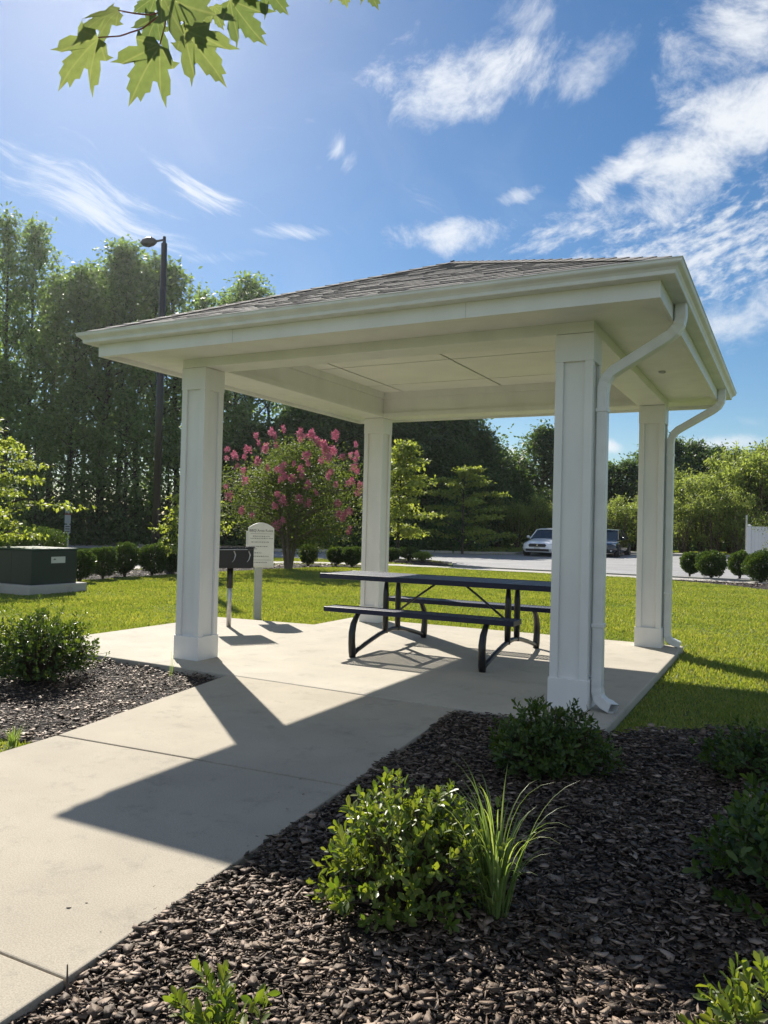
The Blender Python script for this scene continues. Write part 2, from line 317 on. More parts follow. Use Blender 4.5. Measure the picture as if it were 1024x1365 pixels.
def leaves(name, P, D, Nn, L, W, mt, parent=None, tmpl=KITE, smooth=False, loc=None):
    T, F = tmpl; n = len(P); D = unit(D); X = unit(np.cross(D, Nn)); Z = np.cross(X, D)
    L = np.broadcast_to(L, (n,)); W = np.broadcast_to(W, (n,))
    V = P[:, None, :]+X[:, None, :]*(T[None, :, 0, None]*W[:, None, None])+D[:, None, :]*(T[None, :, 1, None]*L[:, None, None])+Z[:, None, :]*(T[None, :, 2, None]*L[:, None, None])
    return np_mesh(name, V.reshape(-1, 3), F, len(T), n, mt, parent, smooth, loc)
def tag(o, label=None, cat=None, group=None, kind=None):
    if label: o['label'] = label
    if cat: o['category'] = cat
    if group: o['group'] = group
    if kind: o['kind'] = kind
    return o
def thing(name, label, cat, loc=(0, 0, 0), group=None, rz=0):
    o = bpy.data.objects.new(name, None); link(o); o.location = loc; o.rotation_euler = (0, 0, rz); o.empty_display_size = .2
    return tag(o, label, cat, group)
def copy_tree(o, parent=None):
    c = o.copy(); sc.collection.objects.link(c); c.parent = parent
    for ch in [q for q in sc.objects if q.parent == o]: copy_tree(ch, c)
    return c
def inpoly(x, y, poly):
    r = np.zeros(len(x), bool); n = len(poly)
    for i in range(n):
        x1, y1 = poly[i]; x2, y2 = poly[(i+1) % n]
        c = ((y1 > y) != (y2 > y)) & (x < (x2-x1)*(y-y1)/((y2-y1) if y2 != y1 else 1e-9)+x1); r ^= c
    return r

# ------------------------------------------------------------------ ground, paths, roads
GZ = -.07
def hgt(x, y):
    t = min(1, max(0, (y-33)/9)); return GZ+.15*t
def hgt_np(x, y): return GZ+.15*np.clip((y-33)/9, 0, 1)
def struct(o): o['kind'] = 'structure'; return o
b = MB()
xs = [-1500, -400, -120, -60, -40, -20, 0, 20, 40, 80, 200, 600, 1500]; ys = [-400, -60, -20, -7, 0, 8, 19, 24, 33, 42, 60, 100, 300, 2500]
b.add([(x, y, hgt(x, y)) for y in ys for x in xs], [(j*len(xs)+i, j*len(xs)+i+1, (j+1)*len(xs)+i+1, (j+1)*len(xs)+i) for j in range(len(ys)-1) for i in range(len(xs)-1)])
struct(b.build('ground', M['lawn']))
def sheet(name, poly, dz, mt):
    """flat sheet cut into bands along y so it follows the gentle rise"""
    import bmesh as _b
    bm = _b.new(); bm.faces.new([bm.verts.new((x, y, 0)) for x, y in poly])
    for yc in (33, 42):
        _b.ops.bisect_plane(bm, geom=bm.verts[:]+bm.edges[:]+bm.faces[:], plane_co=(0, yc, 0), plane_no=(0, 1, 0))
    _b.ops.triangulate(bm, faces=bm.faces[:])
    for v in bm.verts: v.co.z = hgt(v.co.x, v.co.y)+dz
    _b.ops.recalc_face_normals(bm, faces=bm.faces[:])
    me = bpy.data.meshes.new(name); bm.to_mesh(me); bm.free(); me.materials.append(mt)
    if me.polygons and me.polygons[0].normal.z < 0: me.flip_normals()
    o = bpy.data.objects.new(name, me); link(o); return o
PATIO = [(-2.03, -.40), (4.10, -.62), (4.08, 3.92), (-.47, 3.92), (-.47, 2.90), (-2.0, 2.76)]
struct(MB().prism(PATIO, -.17, 0).build('patio', M['conc'], bevel=.012))
WP = [[(.79, -.485), (3.00, -.595), (3.175, -2.50), (1.16, -2.62)], [(1.162, -2.636), (3.177, -2.516), (3.33, -4.425), (1.28, -4.44)], [(1.281, -4.447), (3.332, -4.432), (3.46, -6.4), (1.42, -6.4)], [(1.421, -6.42), (3.462, -6.42), (3.55, -9), (1.55, -9)]]
b = MB()
for p in WP: b.prism(p, -.17, -.006)
struct(b.build('path', M['conc2'], bevel=.006))
WALK = [(-12.4, -12), (-11.2, -12), (-11.2, 14.2), (-10.2, 17.0), (-7, 18.55), (40, 19.0), (40, 20.0), (-7.4, 19.6), (-11.0, 18.0), (-12.4, 14.6)]
struct(sheet('pavement', WALK, .03, M['kerb']))
ROAD = [(-80, 19.9), (-15, 19.9), (-11, 20.4), (-9.9, 21.0), (-9.9, 23.4), (-8.0, 23.6), (-6.4, 22.4), (-5.6, 20.6), (-4.5, 20.05), (40, 20.3), (40, 40.0), (-7.3, 40.0), (-7.3, 36.5), (-7.9, 34.6), (-9.5, 33.4), (-12.5, 32.6), (-14.5, 29.5), (-17, 25.8), (-24, 24.6), (-80, 24.2)]
struct(sheet('road', ROAD, .012, M['asphalt']))
b = MB()
for k in range(12):
    x = -5.0+2.75*k; z = hgt(0, 34)+.017
    b.add([(x-.06, 34.6, hgt(0, 34.6)+.017), (x+.06, 34.6, hgt(0, 34.6)+.017), (x+.06, 39.7, hgt(0, 39.7)+.017), (x-.06, 39.7, hgt(0, 39.7)+.017)], [(0, 1, 2, 3)])
struct(b.build('parking_lines', M['line']))
def kerb(name, pts, w=.16, h=.14):
    b = MB(); pts = [Vector((x, y, 0)) for x, y in pts]; L_, R2 = [], []
    for i, p in enumerate(pts):
        d = (pts[min(i+1, len(pts)-1)]-pts[max(i-1, 0)]).normalized(); nn = Vector((-d.y, d.x, 0)); L_.append(p+nn*w/2); R2.append(p-nn*w/2)
    vs = []
    for l, r in zip(L_, R2):
        z = hgt(l.x, l.y); vs += [(l.x, l.y, z-.05), (l.x, l.y, z+h), (r.x, r.y, z+h), (r.x, r.y, z-.05)]
    fs = [(i*4+j, i*4+(j+1) % 4, i*4+4+(j+1) % 4, i*4+4+j) for i in range(len(pts)-1) for j in range(4)]+[(0, 1, 2, 3), tuple(len(vs)-4+q for q in (3, 2, 1, 0))]
    b.add(vs, fs); return struct(b.build(name, M['kerb'], bevel=.02))
kerb('kerb', [(40, 40.1), (-7.4, 40.1), (-7.42, 36.5), (-8.0, 34.7), (-9.6, 33.5), (-12.6, 32.7), (-14.6, 29.6), (-17.1, 25.95), (-24, 24.75), (-80, 24.3)])
kerb('kerb', [(-9.95, 20.95), (-9.95, 23.35), (-8.0, 23.55), (-6.45, 22.4), (-5.65, 20.6), (-4.4, 20.1), (40, 20.2)], h=.06)
struct(sheet('footway', [(-4, 40.3), (40, 40.3), (40, 41.3), (-4, 41.3)], .13, M['kerb']))
BED_L = [(.80, -.47), (-2.06, -.42), (-2.9, -.9), (-2.4, -2.0), (-.6, -2.75), (.95, -2.72), (1.14, -2.60)]
BED_R = [(3.0, -.6), (4.12, -.62), (4.3, -.33), (4.75, -.02), (5.4, .20), (6.6, .5), (9, .6), (9, -9), (3.55, -9), (3.46, -6.4), (3.33, -4.43), (3.175, -2.5)]
BED_H = [(-10.9, 3), (-9.2, 6.2), (-8.9, 9.5), (-8.9, 13), (-8.3, 15.2), (-7.6, 17.4), (-7.0, 18.4), (-10.1, 16.9), (-11.1, 14.2), (-11.1, 3)]
BED_B = [(1.6, 18.9), (2.1, 18.4), (3.2, 17.8), (4.6, 16.4), (6.5, 15.4), (9, 15), (9, 18.95)]
BED_I = [(-9.85, 20.6), (-9.85, 23.2), (-8.1, 23.4), (-6.6, 22.2), (-6.0, 20.9), (-6.5, 20.0), (-9.5, 20.0)]
for i, p in enumerate((BED_L, BED_R, BED_H, BED_B, BED_I)): struct(sheet('mulch_bed', p, .032 if p is BED_R else .006, M['soil']))

# ------------------------------------------------------------------ mulch chips and grass (nobody could count them)
def chips(name, poly, dens_fn, nmax, size_fn, lim, z_amp=.030, lift=0.):
    x0, x1, y0, y1 = lim; x = rng.uniform(x0, x1, nmax); y = rng.uniform(y0, y1, nmax)
    k = inpoly(x, y, poly); x, y = x[k], y[k]
    k = rng.random(len(x)) < dens_fn(np.hypot(x-CAM[0], y-CAM[1])); x, y = x[k], y[k]; n = len(x)
    d = np.hypot(x-CAM[0], y-CAM[1]); s = size_fn(d)*np.minimum(rng.lognormal(-.22, .5, n), 2.0); asp = np.where(rng.random(n) < .5, rng.uniform(.12, .3, n), rng.uniform(.4, .85, n))
    th = np.minimum(s*rng.uniform(.04, .10, n), .003)
    K = 6; ang = (np.arange(K)*2*np.pi/K)[None, :]+rng.uniform(-.45, .45, (n, K)); rad = rng.uniform(.5, 1.25, (n, K))
    lx = np.cos(ang)*rad*s[:, None]*.5; ly = np.sin(ang)*rad*(s*asp)[:, None]*.5
    bend = rng.uniform(-.6, .6, (n, 1))*lx*lx/np.maximum(s[:, None], 1e-6)
    top = np.stack([lx, ly, bend+th[:, None]], -1); bot = np.stack([lx*.92, ly*.9, bend], -1)
    V = np.concatenate([top, bot], 1)
    yaw = rng.uniform(0, 2*np.pi, n); tl = np.abs(rng.normal(0, .24, n)); ta = rng.uniform(0, 2*np.pi, n)
    Zx, Zy, Zz = np.sin(tl)*np.cos(ta), np.sin(tl)*np.sin(ta), np.cos(tl)
    Z = np.stack([Zx, Zy, Zz], -1); X0 = np.stack([np.cos(yaw), np.sin(yaw), 0*yaw], -1); X = unit(X0-Z*(X0*Z).sum(-1, keepdims=True)); Y = np.cross(Z, X)
    W = V[..., 0:1]*X[:, None]+V[..., 1:2]*Y[:, None]+V[..., 2:3]*Z[:, None]
    mound = .012*np.sin(x*5.1+1)*np.cos(y*4.3)+.01*np.sin(x*11+y*7)
    W += np.stack([x, y, hgt_np(x, y)+.008+lift+rng.random(n)**1.3*z_amp+mound+s*.12], -1)[:, None, :]
    F = [tuple(range(K)), tuple(range(2*K-1, K-1, -1))]+[(i, K+i, K+(i+1) % K, (i+1) % K) for i in range(K)]
    return tag(np_mesh(name, W.reshape(-1, 3), F, 2*K, n, M['chip']), kind='stuff')
chips('bark_mulch', BED_R, lambda d: np.clip(2.8/d, 0, 1)**1.1, 270000, lambda d: .029+.001*d, (3.0, 7.6, -6, .6), lift=.026)
chips('bark_mulch', BED_L, lambda d: np.ones_like(d)*.9, 22000, lambda d: .034+0*d, (-3, 1.2, -2.8, -.4))
chips('bark_mulch', BED_H, lambda d: np.ones_like(d), 9000, lambda d: .07+0*d, (-11.2, -7, 3, 18.5), .05)
chips('bark_mulch', BED_B, lambda d: np.ones_like(d), 4500, lambda d: .07+0*d, (1.5, 9, 15, 19), .05)
chips('bark_mulch', BED_I, lambda d: np.ones_like(d), 1200, lambda d: .07+0*d, (-10, -6, 20, 23.5), .05)

chips('stray_bark_bits', [(2.85, -.7), (3.22, -.7), (3.42, -4.4), (3.0, -4.4)], lambda d: np.ones_like(d), 60, lambda d: .010+0*d, (2.7, 3.3, -4.4, -.7), .0)
tag(bpy.data.objects['stray_bark_bits'], kind='stuff'); bpy.data.objects['stray_bark_bits'].location.z = -GZ-.004
def grass(name, lim, nmax, dens_fn, excl, hfn, incl=None, keep=None):
    x0, x1, y0, y1 = lim; x = rng.uniform(x0, x1, nmax); y = rng.uniform(y0, y1, nmax)
    k = np.ones(len(x), bool)
    for e in excl: k &= ~inpoly(x, y, e)
    if incl: k &= inpoly(x, y, incl)
    x, y = x[k], y[k]
    az_ = np.arctan2(x-CAM[0], y-CAM[1])-YAW; d = np.hypot(x-CAM[0], y-CAM[1])
    k = (np.abs(az_) < .62) & (rng.random(len(x)) < dens_fn(d)); x, y, d = x[k], y[k], d[k]; n = len(x)
    patch = .75+.25*np.sin(x*1.7+np.sin(y*2.1)*1.3)*np.cos(y*1.3+.4*x)
    h = hfn(d)*rng.uniform(.5, 1.2, n)*patch; w = .0035+.0007*d
    a = rng.uniform(0, 2*np.pi, n); l = rng.uniform(.15, .9, n)*h; ta = rng.uniform(0, 2*np.pi, n)
    z = hgt_np(x, y)-.004; wx, wy = np.cos(ta)*w, np.sin(ta)*w
    V = np.stack([np.stack([x-wx, y-wy, z], -1), np.stack([x+wx, y+wy, z], -1), np.stack([x+np.cos(a)*l, y+np.sin(a)*l, z+h], -1)], 1)
    return tag(np_mesh(name, V.reshape(-1, 3), [(0, 1, 2)], 3, n, M['grass']), kind='stuff')
EX = [[(-2.05, -.42), (4.12, -.64), (4.10, 3.94), (-.49, 3.94), (-.49, 2.92), (-2.02, 2.78)], BED_L, BED_R, BED_H, BED_B, WALK, [(.7, -.47), (3.3, -.47), (3.6, -9), (1.15, -9), (1.13, -2.7)], [(-8.35, 3.45), (-6.95, 3.45), (-6.95, 4.95), (-8.35, 4.95)]]
grass('lawn_grass', (-11.2, 9, -6, 8), 900000, lambda d: np.clip(7.5/d, .2, 1)**1.0, EX, lambda d: .052+0*d)
grass('lawn_grass', (-11.2, 9, 8, 19.2), 500000, lambda d: .75+0*d, EX, lambda d: .06+0*d)
grass('verge_grass', (-30, -7, 17.5, 42), 160000, lambda d: 1+0*d, [ROAD, WALK, BED_I, BED_H], lambda d: .09+0*d)
grass('verge_grass', (-22, 12, 40.2, 48), 90000, lambda d: 1+0*d, [ROAD, [(-4, 40.3), (40, 40.3), (40, 41.3), (-4, 41.3)]], lambda d: .16+0*d)

# ------------------------------------------------------------------ pavilion
S = 3.722; H = 2.846
pav = thing('pavilion', 'white square picnic pavilion with four panelled columns and a low shingled hip roof', 'pavilion', (S/2, S/2, 0))
def column(cx, cy):
    o = bpy.data.objects.new('column', None); link(o, pav); o.location = (cx-S/2, cy-S/2, 0)
    s, r = .143, .118
    b = MB(); b.box(cx-r, cx+r, cy-r, cy+r, .001, H-.002)
    sw = .062
    for ax, ay in ((1, 1), (1, -1), (-1, 1), (-1, -1)):
        b.prism([(cx+ax*q[0], cy+ay*q[1]) for q in ((r+.001, r+.001), (s-sw, r+.001), (s-sw, s), (s, s), (s, s-sw), (r+.001, s-sw))], .22, H-.2)
    b.build('shaft', M['white'], o, bevel=.003)
    t = .152; MB().box(cx-t, cx+t, cy-t, cy+t, -.001, .228).build('base_trim', M['white'], o, bevel=.004)
    t = .1475; MB().box(cx-t, cx+t, cy-t, cy+t, H-.215, H-.004).build('capital', M['white'], o, bevel=.004)
    return o
for cx, cy in ((0, 0), (S, 0), (0, S), (S, S)): column(cx, cy)
MB().ring([(.143, H), (.143, 3.2), (-.143, 3.2), (-.143, H)], S).build('beam', M['white'], pav, bevel=.003)
MB().ring([(-.144, H+.002), (-.144, H+.055), (-.165, H+.055), (-.165, H+.002)], S).build('beam_trim', M['white'], pav)
MB().ring([(-.144, 3.10), (-.144, 3.195), (-.17, 3.195), (-.17, 3.10)], S).build('frieze_trim', M['white'], pav)
cb_ = MB(); xs = [-.1, .46, 1.86, 3.14, S+.1]; ys = [-.1, .66, 1.86, 3.05, S+.1]
for i in range(4):
    for j in range(4): cb_.box(xs[i]+.014, xs[i+1]-.014, ys[j]+.014, ys[j+1]-.014, 3.186, 3.205)
cb_.build('ceiling', M['ceil'], pav, bevel=.002)
MB().box(-.1, S+.1, -.1, S+.1, 3.207, 3.215).build('ceiling_backing', M['gap'], pav)
MB().ring([(.1435, 2.93), (.672, 2.93), (.672, 2.945), (.1435, 2.945)], S).build('soffit', M['white'], pav)
MB().ring([(.673, 2.892), (.698, 2.892), (.698, 3.10), (.673, 3.10)], S).build('fascia', M['white'], pav, bevel=.002)
MB().ring([(.642, 2.893), (.672, 2.893), (.672, 2.929), (.642, 2.929)], S).build('soffit_trim', M['white'], pav)
g = [(.699, 3.008), (.795, 3.008), (.800, 3.012), (.802, 3.035), (.815, 3.052), (.838, 3.066), (.845, 3.075), (.846, 3.092), (.852, 3.095), (.852, 3.100), (.840, 3.100), (.838, 3.080), (.81, 3.07), (.79, 3.05), (.785, 3.016), (.702, 3.016), (.702, 3.100), (.699, 3.100)]
MB().ring(g, S).build('gutter', M['white_alu'], pav)
for fx in (.9, 3.05): MB().box(fx, fx+.0025, -.6995, -.698, 2.895, 3.006).build('board_joint', M['signpost'], pav)
# shingled hip roof in stepped courses
ZA, ZE, OV = 4.235, 3.112, .745
rb = MB(); A = S/2; half = A+OV; slope = (ZA-ZE)/half
rb.add([(-OV, -OV, ZE-.006), (S+OV, -OV, ZE-.006), (S+OV, S+OV, ZE-.006), (-OV, S+OV, ZE-.006), (A, A, ZA-.006)], [(0, 1, 4), (1, 2, 4), (2, 3, 4), (3, 0, 4)])
rb.build('roof_deck', M['gap'], pav)
tb = MB(); rr = random.Random(3); NC = 22
for side in range(4):
    ca, sa = [(1, 0), (0, 1), (-1, 0), (0, -1)][side]
    def W(u, v, z):   # u along eave, v distance in from the centre
        return (A+u*ca-(-v)*sa*1.0, A+u*sa+(-v)*ca*1.0, z)
    for c in range(NC):
        v0 = half*(1-c/NC)+.015; v1 = max(.02, half*(1-(c+1)/NC)-.03)
        u = -v0+rr.uniform(-.2, 0)
        while u < v0:
            w = rr.uniform(.12, .28); a0, a1 = max(u+.002, -v0), min(u+w, v0)
            if a1-a0 > .02:
                th = .010+.004*(rr.random() < .5)+rr.uniform(0, .002)
                z0 = ZA-slope*v0; z1 = ZA-slope*v1
                b0, b1 = max(a0, -v1), min(a1, v1)
                if b1 <= b0:
                    b0 = b1 = max(-v1, min(v1, (a0+a1)/2))
                q = [W(a0, v0, z0+th), W(a1, v0, z0+th), W(b1, v1, z1+.003), W(b0, v1, z1+.003), W(a0, v0, z0-.004), W(a1, v0, z0-.004)]
                tb.add(q, [(0, 1, 2, 3), (4, 5, 1, 0), (0, 3, 4), (1, 5, 2)])
            u += w
for cx, cy in ((-1, -1), (1, -1), (1, 1), (-1, 1)):   # hip caps
    n = 24
    for k in range(n):
        t0, t1 = 1-k/n+.012, 1-(k+1)/n-.01
        d = half
        def hp(t, s_, lift): 
            x, y = A+cx*d*t, A+cy*d*t; z = ZA-slope*d*t; e = min(.10, d*t)
            return (x-cx*e*s_[0], y-cy*e*s_[1], z+lift+slope*e*0+.004)
        tb.add([hp(t0, (0, 0), .03), hp(t0, (1, 0), .018), hp(t1, (1, 0), .012), hp(t1, (0, 0), .018), hp(t0, (0, 1), .018), hp(t1, (0, 1), .012), hp(t0, (0, 0), -.01), hp(t0, (1, 0), -.012), hp(t0, (0, 1), -.012)], [(0, 1, 2, 3), (0, 3, 5, 4), (0, 6, 7, 1), (0, 4, 8, 6)])
tb.build('roof', M['shingle'], pav)
def downspout(y, out):
    x = S+.196; gx = S+.75
    def arc(p0, p1, p2, n=6): return [tuple((1-t)**2*np.array(p0)+2*t*(1-t)*np.array(p1)+t*t*np.array(p2)) for t in np.linspace(0, 1, n)]
    yt = y-.02
    pts = [(gx, yt, 3.012)]+arc((gx, yt, 2.93), (gx, yt, 2.83), (gx-.10, yt+.01, 2.775), 7)+arc((x+.12, y, 2.585), (x, y, 2.53), (x, y, 2.40), 7)+[(x, y, 1.4), (x, y, .40), (x, y, .19)]+arc((x, y, .17), (x, y, .07), (x+out[0]*.10, y+out[1]*.10, .055), 6)+[(x+out[0]*.17, y+out[1]*.17, .035)]
    b = MB(); P = [Vector(p) for p in pts]; hw, hd = .052, .038; vs = []
    for i, p in enumerate(P):
        d = (P[min(i+1, len(P)-1)]-P[max(i-1, 0)]).normalized(); side = Vector((0, 1, 0)) if abs(out[1]) < .5 or i < len(P)-6 else Vector((0, 1, 0))
        a = (side-d*side.dot(d)); 
        a = a.normalized() if a.length > .2 else Vector((1, 0, 0)); c_ = d.cross(a)
        k = 1.0
        if 1 <= i <= 7 or 9 <= i <= 13 or i >= len(P)-7: k = 1.04 if i % 2 else .97
        for s1, s2 in ((1, 1), (-1, 1), (-1, -1), (1, -1)): vs.append(p+a*hw*s1*k+c_*hd*s2*k)
    n = len(P); fs = [(i*4+j, i*4+(j+1) % 4, i*4+4+(j+1) % 4, i*4+4+j) for i in range(n-1) for j in range(4)]
    b.add(vs, fs); o = b.build('downspout', M['white_alu'], pav, bevel=.008)
    o.modifiers.new('thick', 'SOLIDIFY').thickness = .003
    for z in (2.25, .62): MB().box(x-.044, x+.044, y-.058, y+.058, z, z+.03).build('strap', M['white_alu'], o, bevel=.004)
downspout(-.02, (.8, -.45)); downspout(S+.02, (.8, .2))
ob = MB(); ob.disc((4.05, 2.0, 2.9275), (0, 0, 1), .035, .004, 16); ob.tube([(4.02, 2.0, 2.918), (4.06, 2.01, 2.912), (4.085, 2.0, 2.92)], .007, 6)
ob.build('soffit_fitting', M['galv'], pav)

# ------------------------------------------------------------------ picnic table
YC = 1.80
pt = thing('picnic_table', 'dark navy perforated metal picnic table with two attached benches under the pavilion', 'picnic table', (1.7, YC, 0))
def perforated(name, x0, x1, y0, y1, zt, th, parent):
    b = MB(); p = .034; nx = int((x1-x0-.03)/p); ny = int((y1-y0-.03)/p); px_, py_ = (x1-x0-.03)/nx, (y1-y0-.03)/ny; r = .34
    z = zt-.004
    vs = []; fs = []
    def cell(cx, cy):
        k = len(vs); e = [(-.5, -.5), (0, -.5), (.5, -.5), (.5, 0), (.5, .5), (0, .5), (-.5, .5), (-.5, 0)]
        for a, c in e: vs.append((cx+a*px_, cy+c*py_, z))
        for i in range(8):
            t = math.atan2(e[i][1], e[i][0]); vs.append((cx+math.cos(t)*r*px_, cy+math.sin(t)*r*py_, z))
        for i in range(8): fs.append((k+i, k+(i+1) % 8, k+8+(i+1) % 8, k+8+i))
    for i in range(nx):
        for j in range(ny): cell(x0+.015+(i+.5)*px_, y0+.015+(j+.5)*py_)
    b.add(vs, fs); o = b.build(name, M['navy'], parent)
    q = MB()
    q.box(x0, x1, y0, y0+.016, zt-th, zt); q.box(x0, x1, y1-.016, y1, zt-th, zt); q.box(x0, x0+.016, y0+.0161, y1-.0161, zt-th, zt); q.box(x1-.016, x1, y0+.0161, y1-.0161, zt-th, zt)
    q.build('edge_frame', M['navyframe'], o, bevel=.005)
    for xx in (1.25, 2.65):
        MB().box(xx-.02, xx+.02, y0+.02, y1-.02, zt-th+.004, zt-.012).build('cross_rail', M['black'], o)
    return o
perforated('tabletop', .52, 3.2, YC-.37, YC+.37, .80, .055, pt)
perforated('seat', .87, 2.93, YC-.84, YC-.58, .49, .05, pt)
perforated('seat', .87, 2.93, YC+.58, YC+.84, .49, .05, pt)
for xx in (1.25, 2.65):
    b = MB(); pr = [(-.92, .03), (-.84, .06), (-.62, .11), (-.32, .17), (-.16, .19), (0, .20), (.16, .19), (.32, .17), (.62, .11), (.84, .06), (.92, .03)]
    b.tube([(xx, YC+a*.93, z) for a, z in pr], .024, 10); b.build('base_tube', M['black'], pt, smooth=True)
    for s in (-1, 1):
        q = MB(); cv = [(.90, .0), (.905, .06), (.92, .15), (.92, .25), (.89, .34), (.83, .41), (.78, .445)]
        q.tube([(xx, YC+s*a*.97, z) for a, z in cv], [.034, .04, .037, .036, .033, .028, .024], 10); q.build('leg', M['black'], pt, smooth=True)
        q = MB(); q.tube([(xx, YC+s*.15, .17), (xx, YC+s*.15, .3), (xx, YC+s*.15, .6), (xx, YC+s*.15, .748)], [.03, .033, .033, .018], 10); q.build('post', M['black'], pt, smooth=True)
b = MB(); b.tube([(1.27, YC, .36), (1.62, YC, .62), (1.80, YC, .745)], .012, 8); b.build('brace', M['black'], pt, smooth=True)
b = MB(); b.tube([(2.63, YC, .36), (2.28, YC, .62), (2.10, YC, .745)], .012, 8); b.build('brace', M['black'], pt, smooth=True)
for xx in (1.25, 2.65): MB().tube([(xx, YC-.15, .36), (xx, YC+.15, .36)], .012, 8).build('brace_bar', M['black'], pt)

# ------------------------------------------------------------------ grill
GX, GY = -1.20, 2.02
gr = thing('park_grill', 'black charcoal grill box on a galvanised pedestal beside the left front column', 'grill', (GX, GY, 0))
MB().tube([(GX, GY, -.02), (GX, GY, .66)], .03, 14).build('pedestal', M['galv'], gr, smooth=True)
MB().tube([(GX, GY, .50), (GX, GY, .76)], .039, 14).build('sleeve', M['grillblk'], gr, smooth=True)
T = Matrix.Translation((GX-.01, GY, 0)) @ Matrix.Rotation(R_(52), 4, 'Z')
b = MB(); bw, bd, z0, z1, t = .26, .19, .77, 1.03, .006
b.box(-bw, bw, -bd, bd, z0-t, z0, T); b.box(-bw, bw, bd-t, bd, z0, z1, T); b.box(-bw, -bw+t, -bd, bd-t, z0, z1, T); b.box(bw-t, bw, -bd, bd-t, z0, z1, T); b.box(-bw+t, bw-t, -bd, -bd+t, z0, z1-.03, T)
b.build('firebox', M['grillblk'], gr, bevel=.002)
b = MB(); b.tube([T @ Vector((-bw-.01, -bd-.005, z1)), T @ Vector((bw+.01, -bd-.005, z1)), T @ Vector((bw+.012, bd, z1))], .008, 8); b.tube([T @ Vector((-bw, -bd-.005, z0)), T @ Vector((bw, -bd-.005, z0))], .007, 8)
b.build('rim', M['grillblk'], gr)
b = MB()
for k in range(14): x = -bw+.03+k*(2*bw-.06)/13; b.tube([T @ Vector((x, -bd+.01, z1-.01)), T @ Vector((x, bd-.01, z1-.01))], .005, 6)
b.build('grate', M['galv'], gr)
b = MB(); b.tube([T @ Vector((-bw+.02, -bd-.03, z1-.035)), T @ Vector((bw-.09, -bd-.03, z1-.028))], .006, 6); b.build('handle', M['galv'], gr)
for hx in (0.0, .19):
    b = MB(); b.tube([T @ Vector((hx, -bd-.012, z1-.05)), T @ Vector((hx+.02, -bd-.014, z1-.10)), T @ Vector((hx+.005, -bd-.012, z1-.16)), T @ Vector((hx-.02, -bd-.012, z1-.19))], [.01, .012, .007, .005], 6, squash=(1, .4)); b.build('scorch_mark', M['galv'], gr)
b = MB(); b.tube([T @ Vector((-bw-.01, -bd, z0)), T @ Vector((-bw+.04, -bd-.06, z0-.05))], .007, 6); b.build('leg_hook', M['grillblk'], gr)

# ------------------------------------------------------------------ rules sign
SX, SY = -1.60, 3.20
sg = thing('rules_sign', 'cream arched-top BBQ area rules sign on a grey post behind the grill', 'sign', (SX, SY, 0))
T = Matrix.Translation((SX, SY, 0)) @ Matrix.Rotation(R_(47), 4, 'Z')
MB().box(-.06, .04, 0, .09, -.1, 1.16, T).build('post', M['signpost'], sg, bevel=.006)
w = .187
def arch(w, z0, z1, rise, n=14): return [(-w, z0), (w, z0)]+[(w*math.cos(math.pi*k/n) if False else w-2*w*k/n, z1+rise*(1-((w-2*w*k/n)/w)**2)) for k in range(n+1)]
def upright(poly, y0, y1):   # polygon in x,z
    b = MB(); n = len(poly); vs = [tuple(T @ Vector((x, y0, z))) for x, z in poly]+[tuple(T @ Vector((x, y1, z))) for x, z in poly]
    return b.add(vs, [tuple(range(n)), tuple(range(2*n-1, n-1, -1))]+[(i, n+i, n+(i+1) % n, (i+1) % n) for i in range(n)])
upright([(-w-.004-.02, .70), (w+.008, .70), (w+.008, 1.22), (-w-.024, 1.22)], -.012, -.002).build('backing_board', M['signw'], sg, bevel=.003)
bd_ = upright(arch(w, .72, 1.27, .075), -.045, -.013).build('board', M['signw'], sg, bevel=.005)
rim = MB()
a1 = arch(w-.004, .724, 1.266, .073); a2 = arch(w-.018, .738, 1.256, .068); n = len(a1)
vs = [tuple(T @ Vector((x, -.0475, z))) for x, z in a1]+[tuple(T @ Vector((x, -.0475, z))) for x, z in a2]
rim.add(vs, [(i, (i+1) % n, n+(i+1) % n, n+i) for i in range(n)]); rim.build('border', M['signw'], bd_)
def text_obj(s, size, x, y, z, T, parent, name='lettering', mt=None, rx=90, align='CENTER'):
    cu = bpy.data.curves.new(name, 'FONT'); cu.body = s; cu.size = size; cu.align_x = align
    to = bpy.data.objects.new('tmp', cu); sc.collection.objects.link(to)
    dg = bpy.context.evaluated_depsgraph_get(); me = bpy.data.meshes.new_from_object(to.evaluated_get(dg))
    bpy.data.objects.remove(to); off = Vector((0, 0, 0)); q = parent
    while q is not None: off = off+q.location; q = q.parent
    me.transform(Matrix.Translation(-off) @ T @ Matrix.Translation((x, y, z)) @ Matrix.Rotation(R_(rx), 4, 'X'))
    me.materials.clear(); me.materials.append(mt or M['ink']); o = bpy.data.objects.new(name, me); return link(o, parent)
text_obj('BBQ Area Rules', .052, 0, -.049, 1.215, T, bd_)
b = MB(); rl = random.Random(5)
def rule(x0, x1, z, h=.0035): b.add([tuple(T @ Vector(v)) for v in ((x0, -.0485, z), (x1, -.0485, z), (x1, -.0485, z+h), (x0, -.0485, z+h))], [(0, 1, 2, 3)])
rule(-.155, .155, 1.185); b.build('ruled_line', M['ink'], bd_); b = MB(); rule(-.14, .155, .808); b.build('ruled_line', M['ink'], bd_)
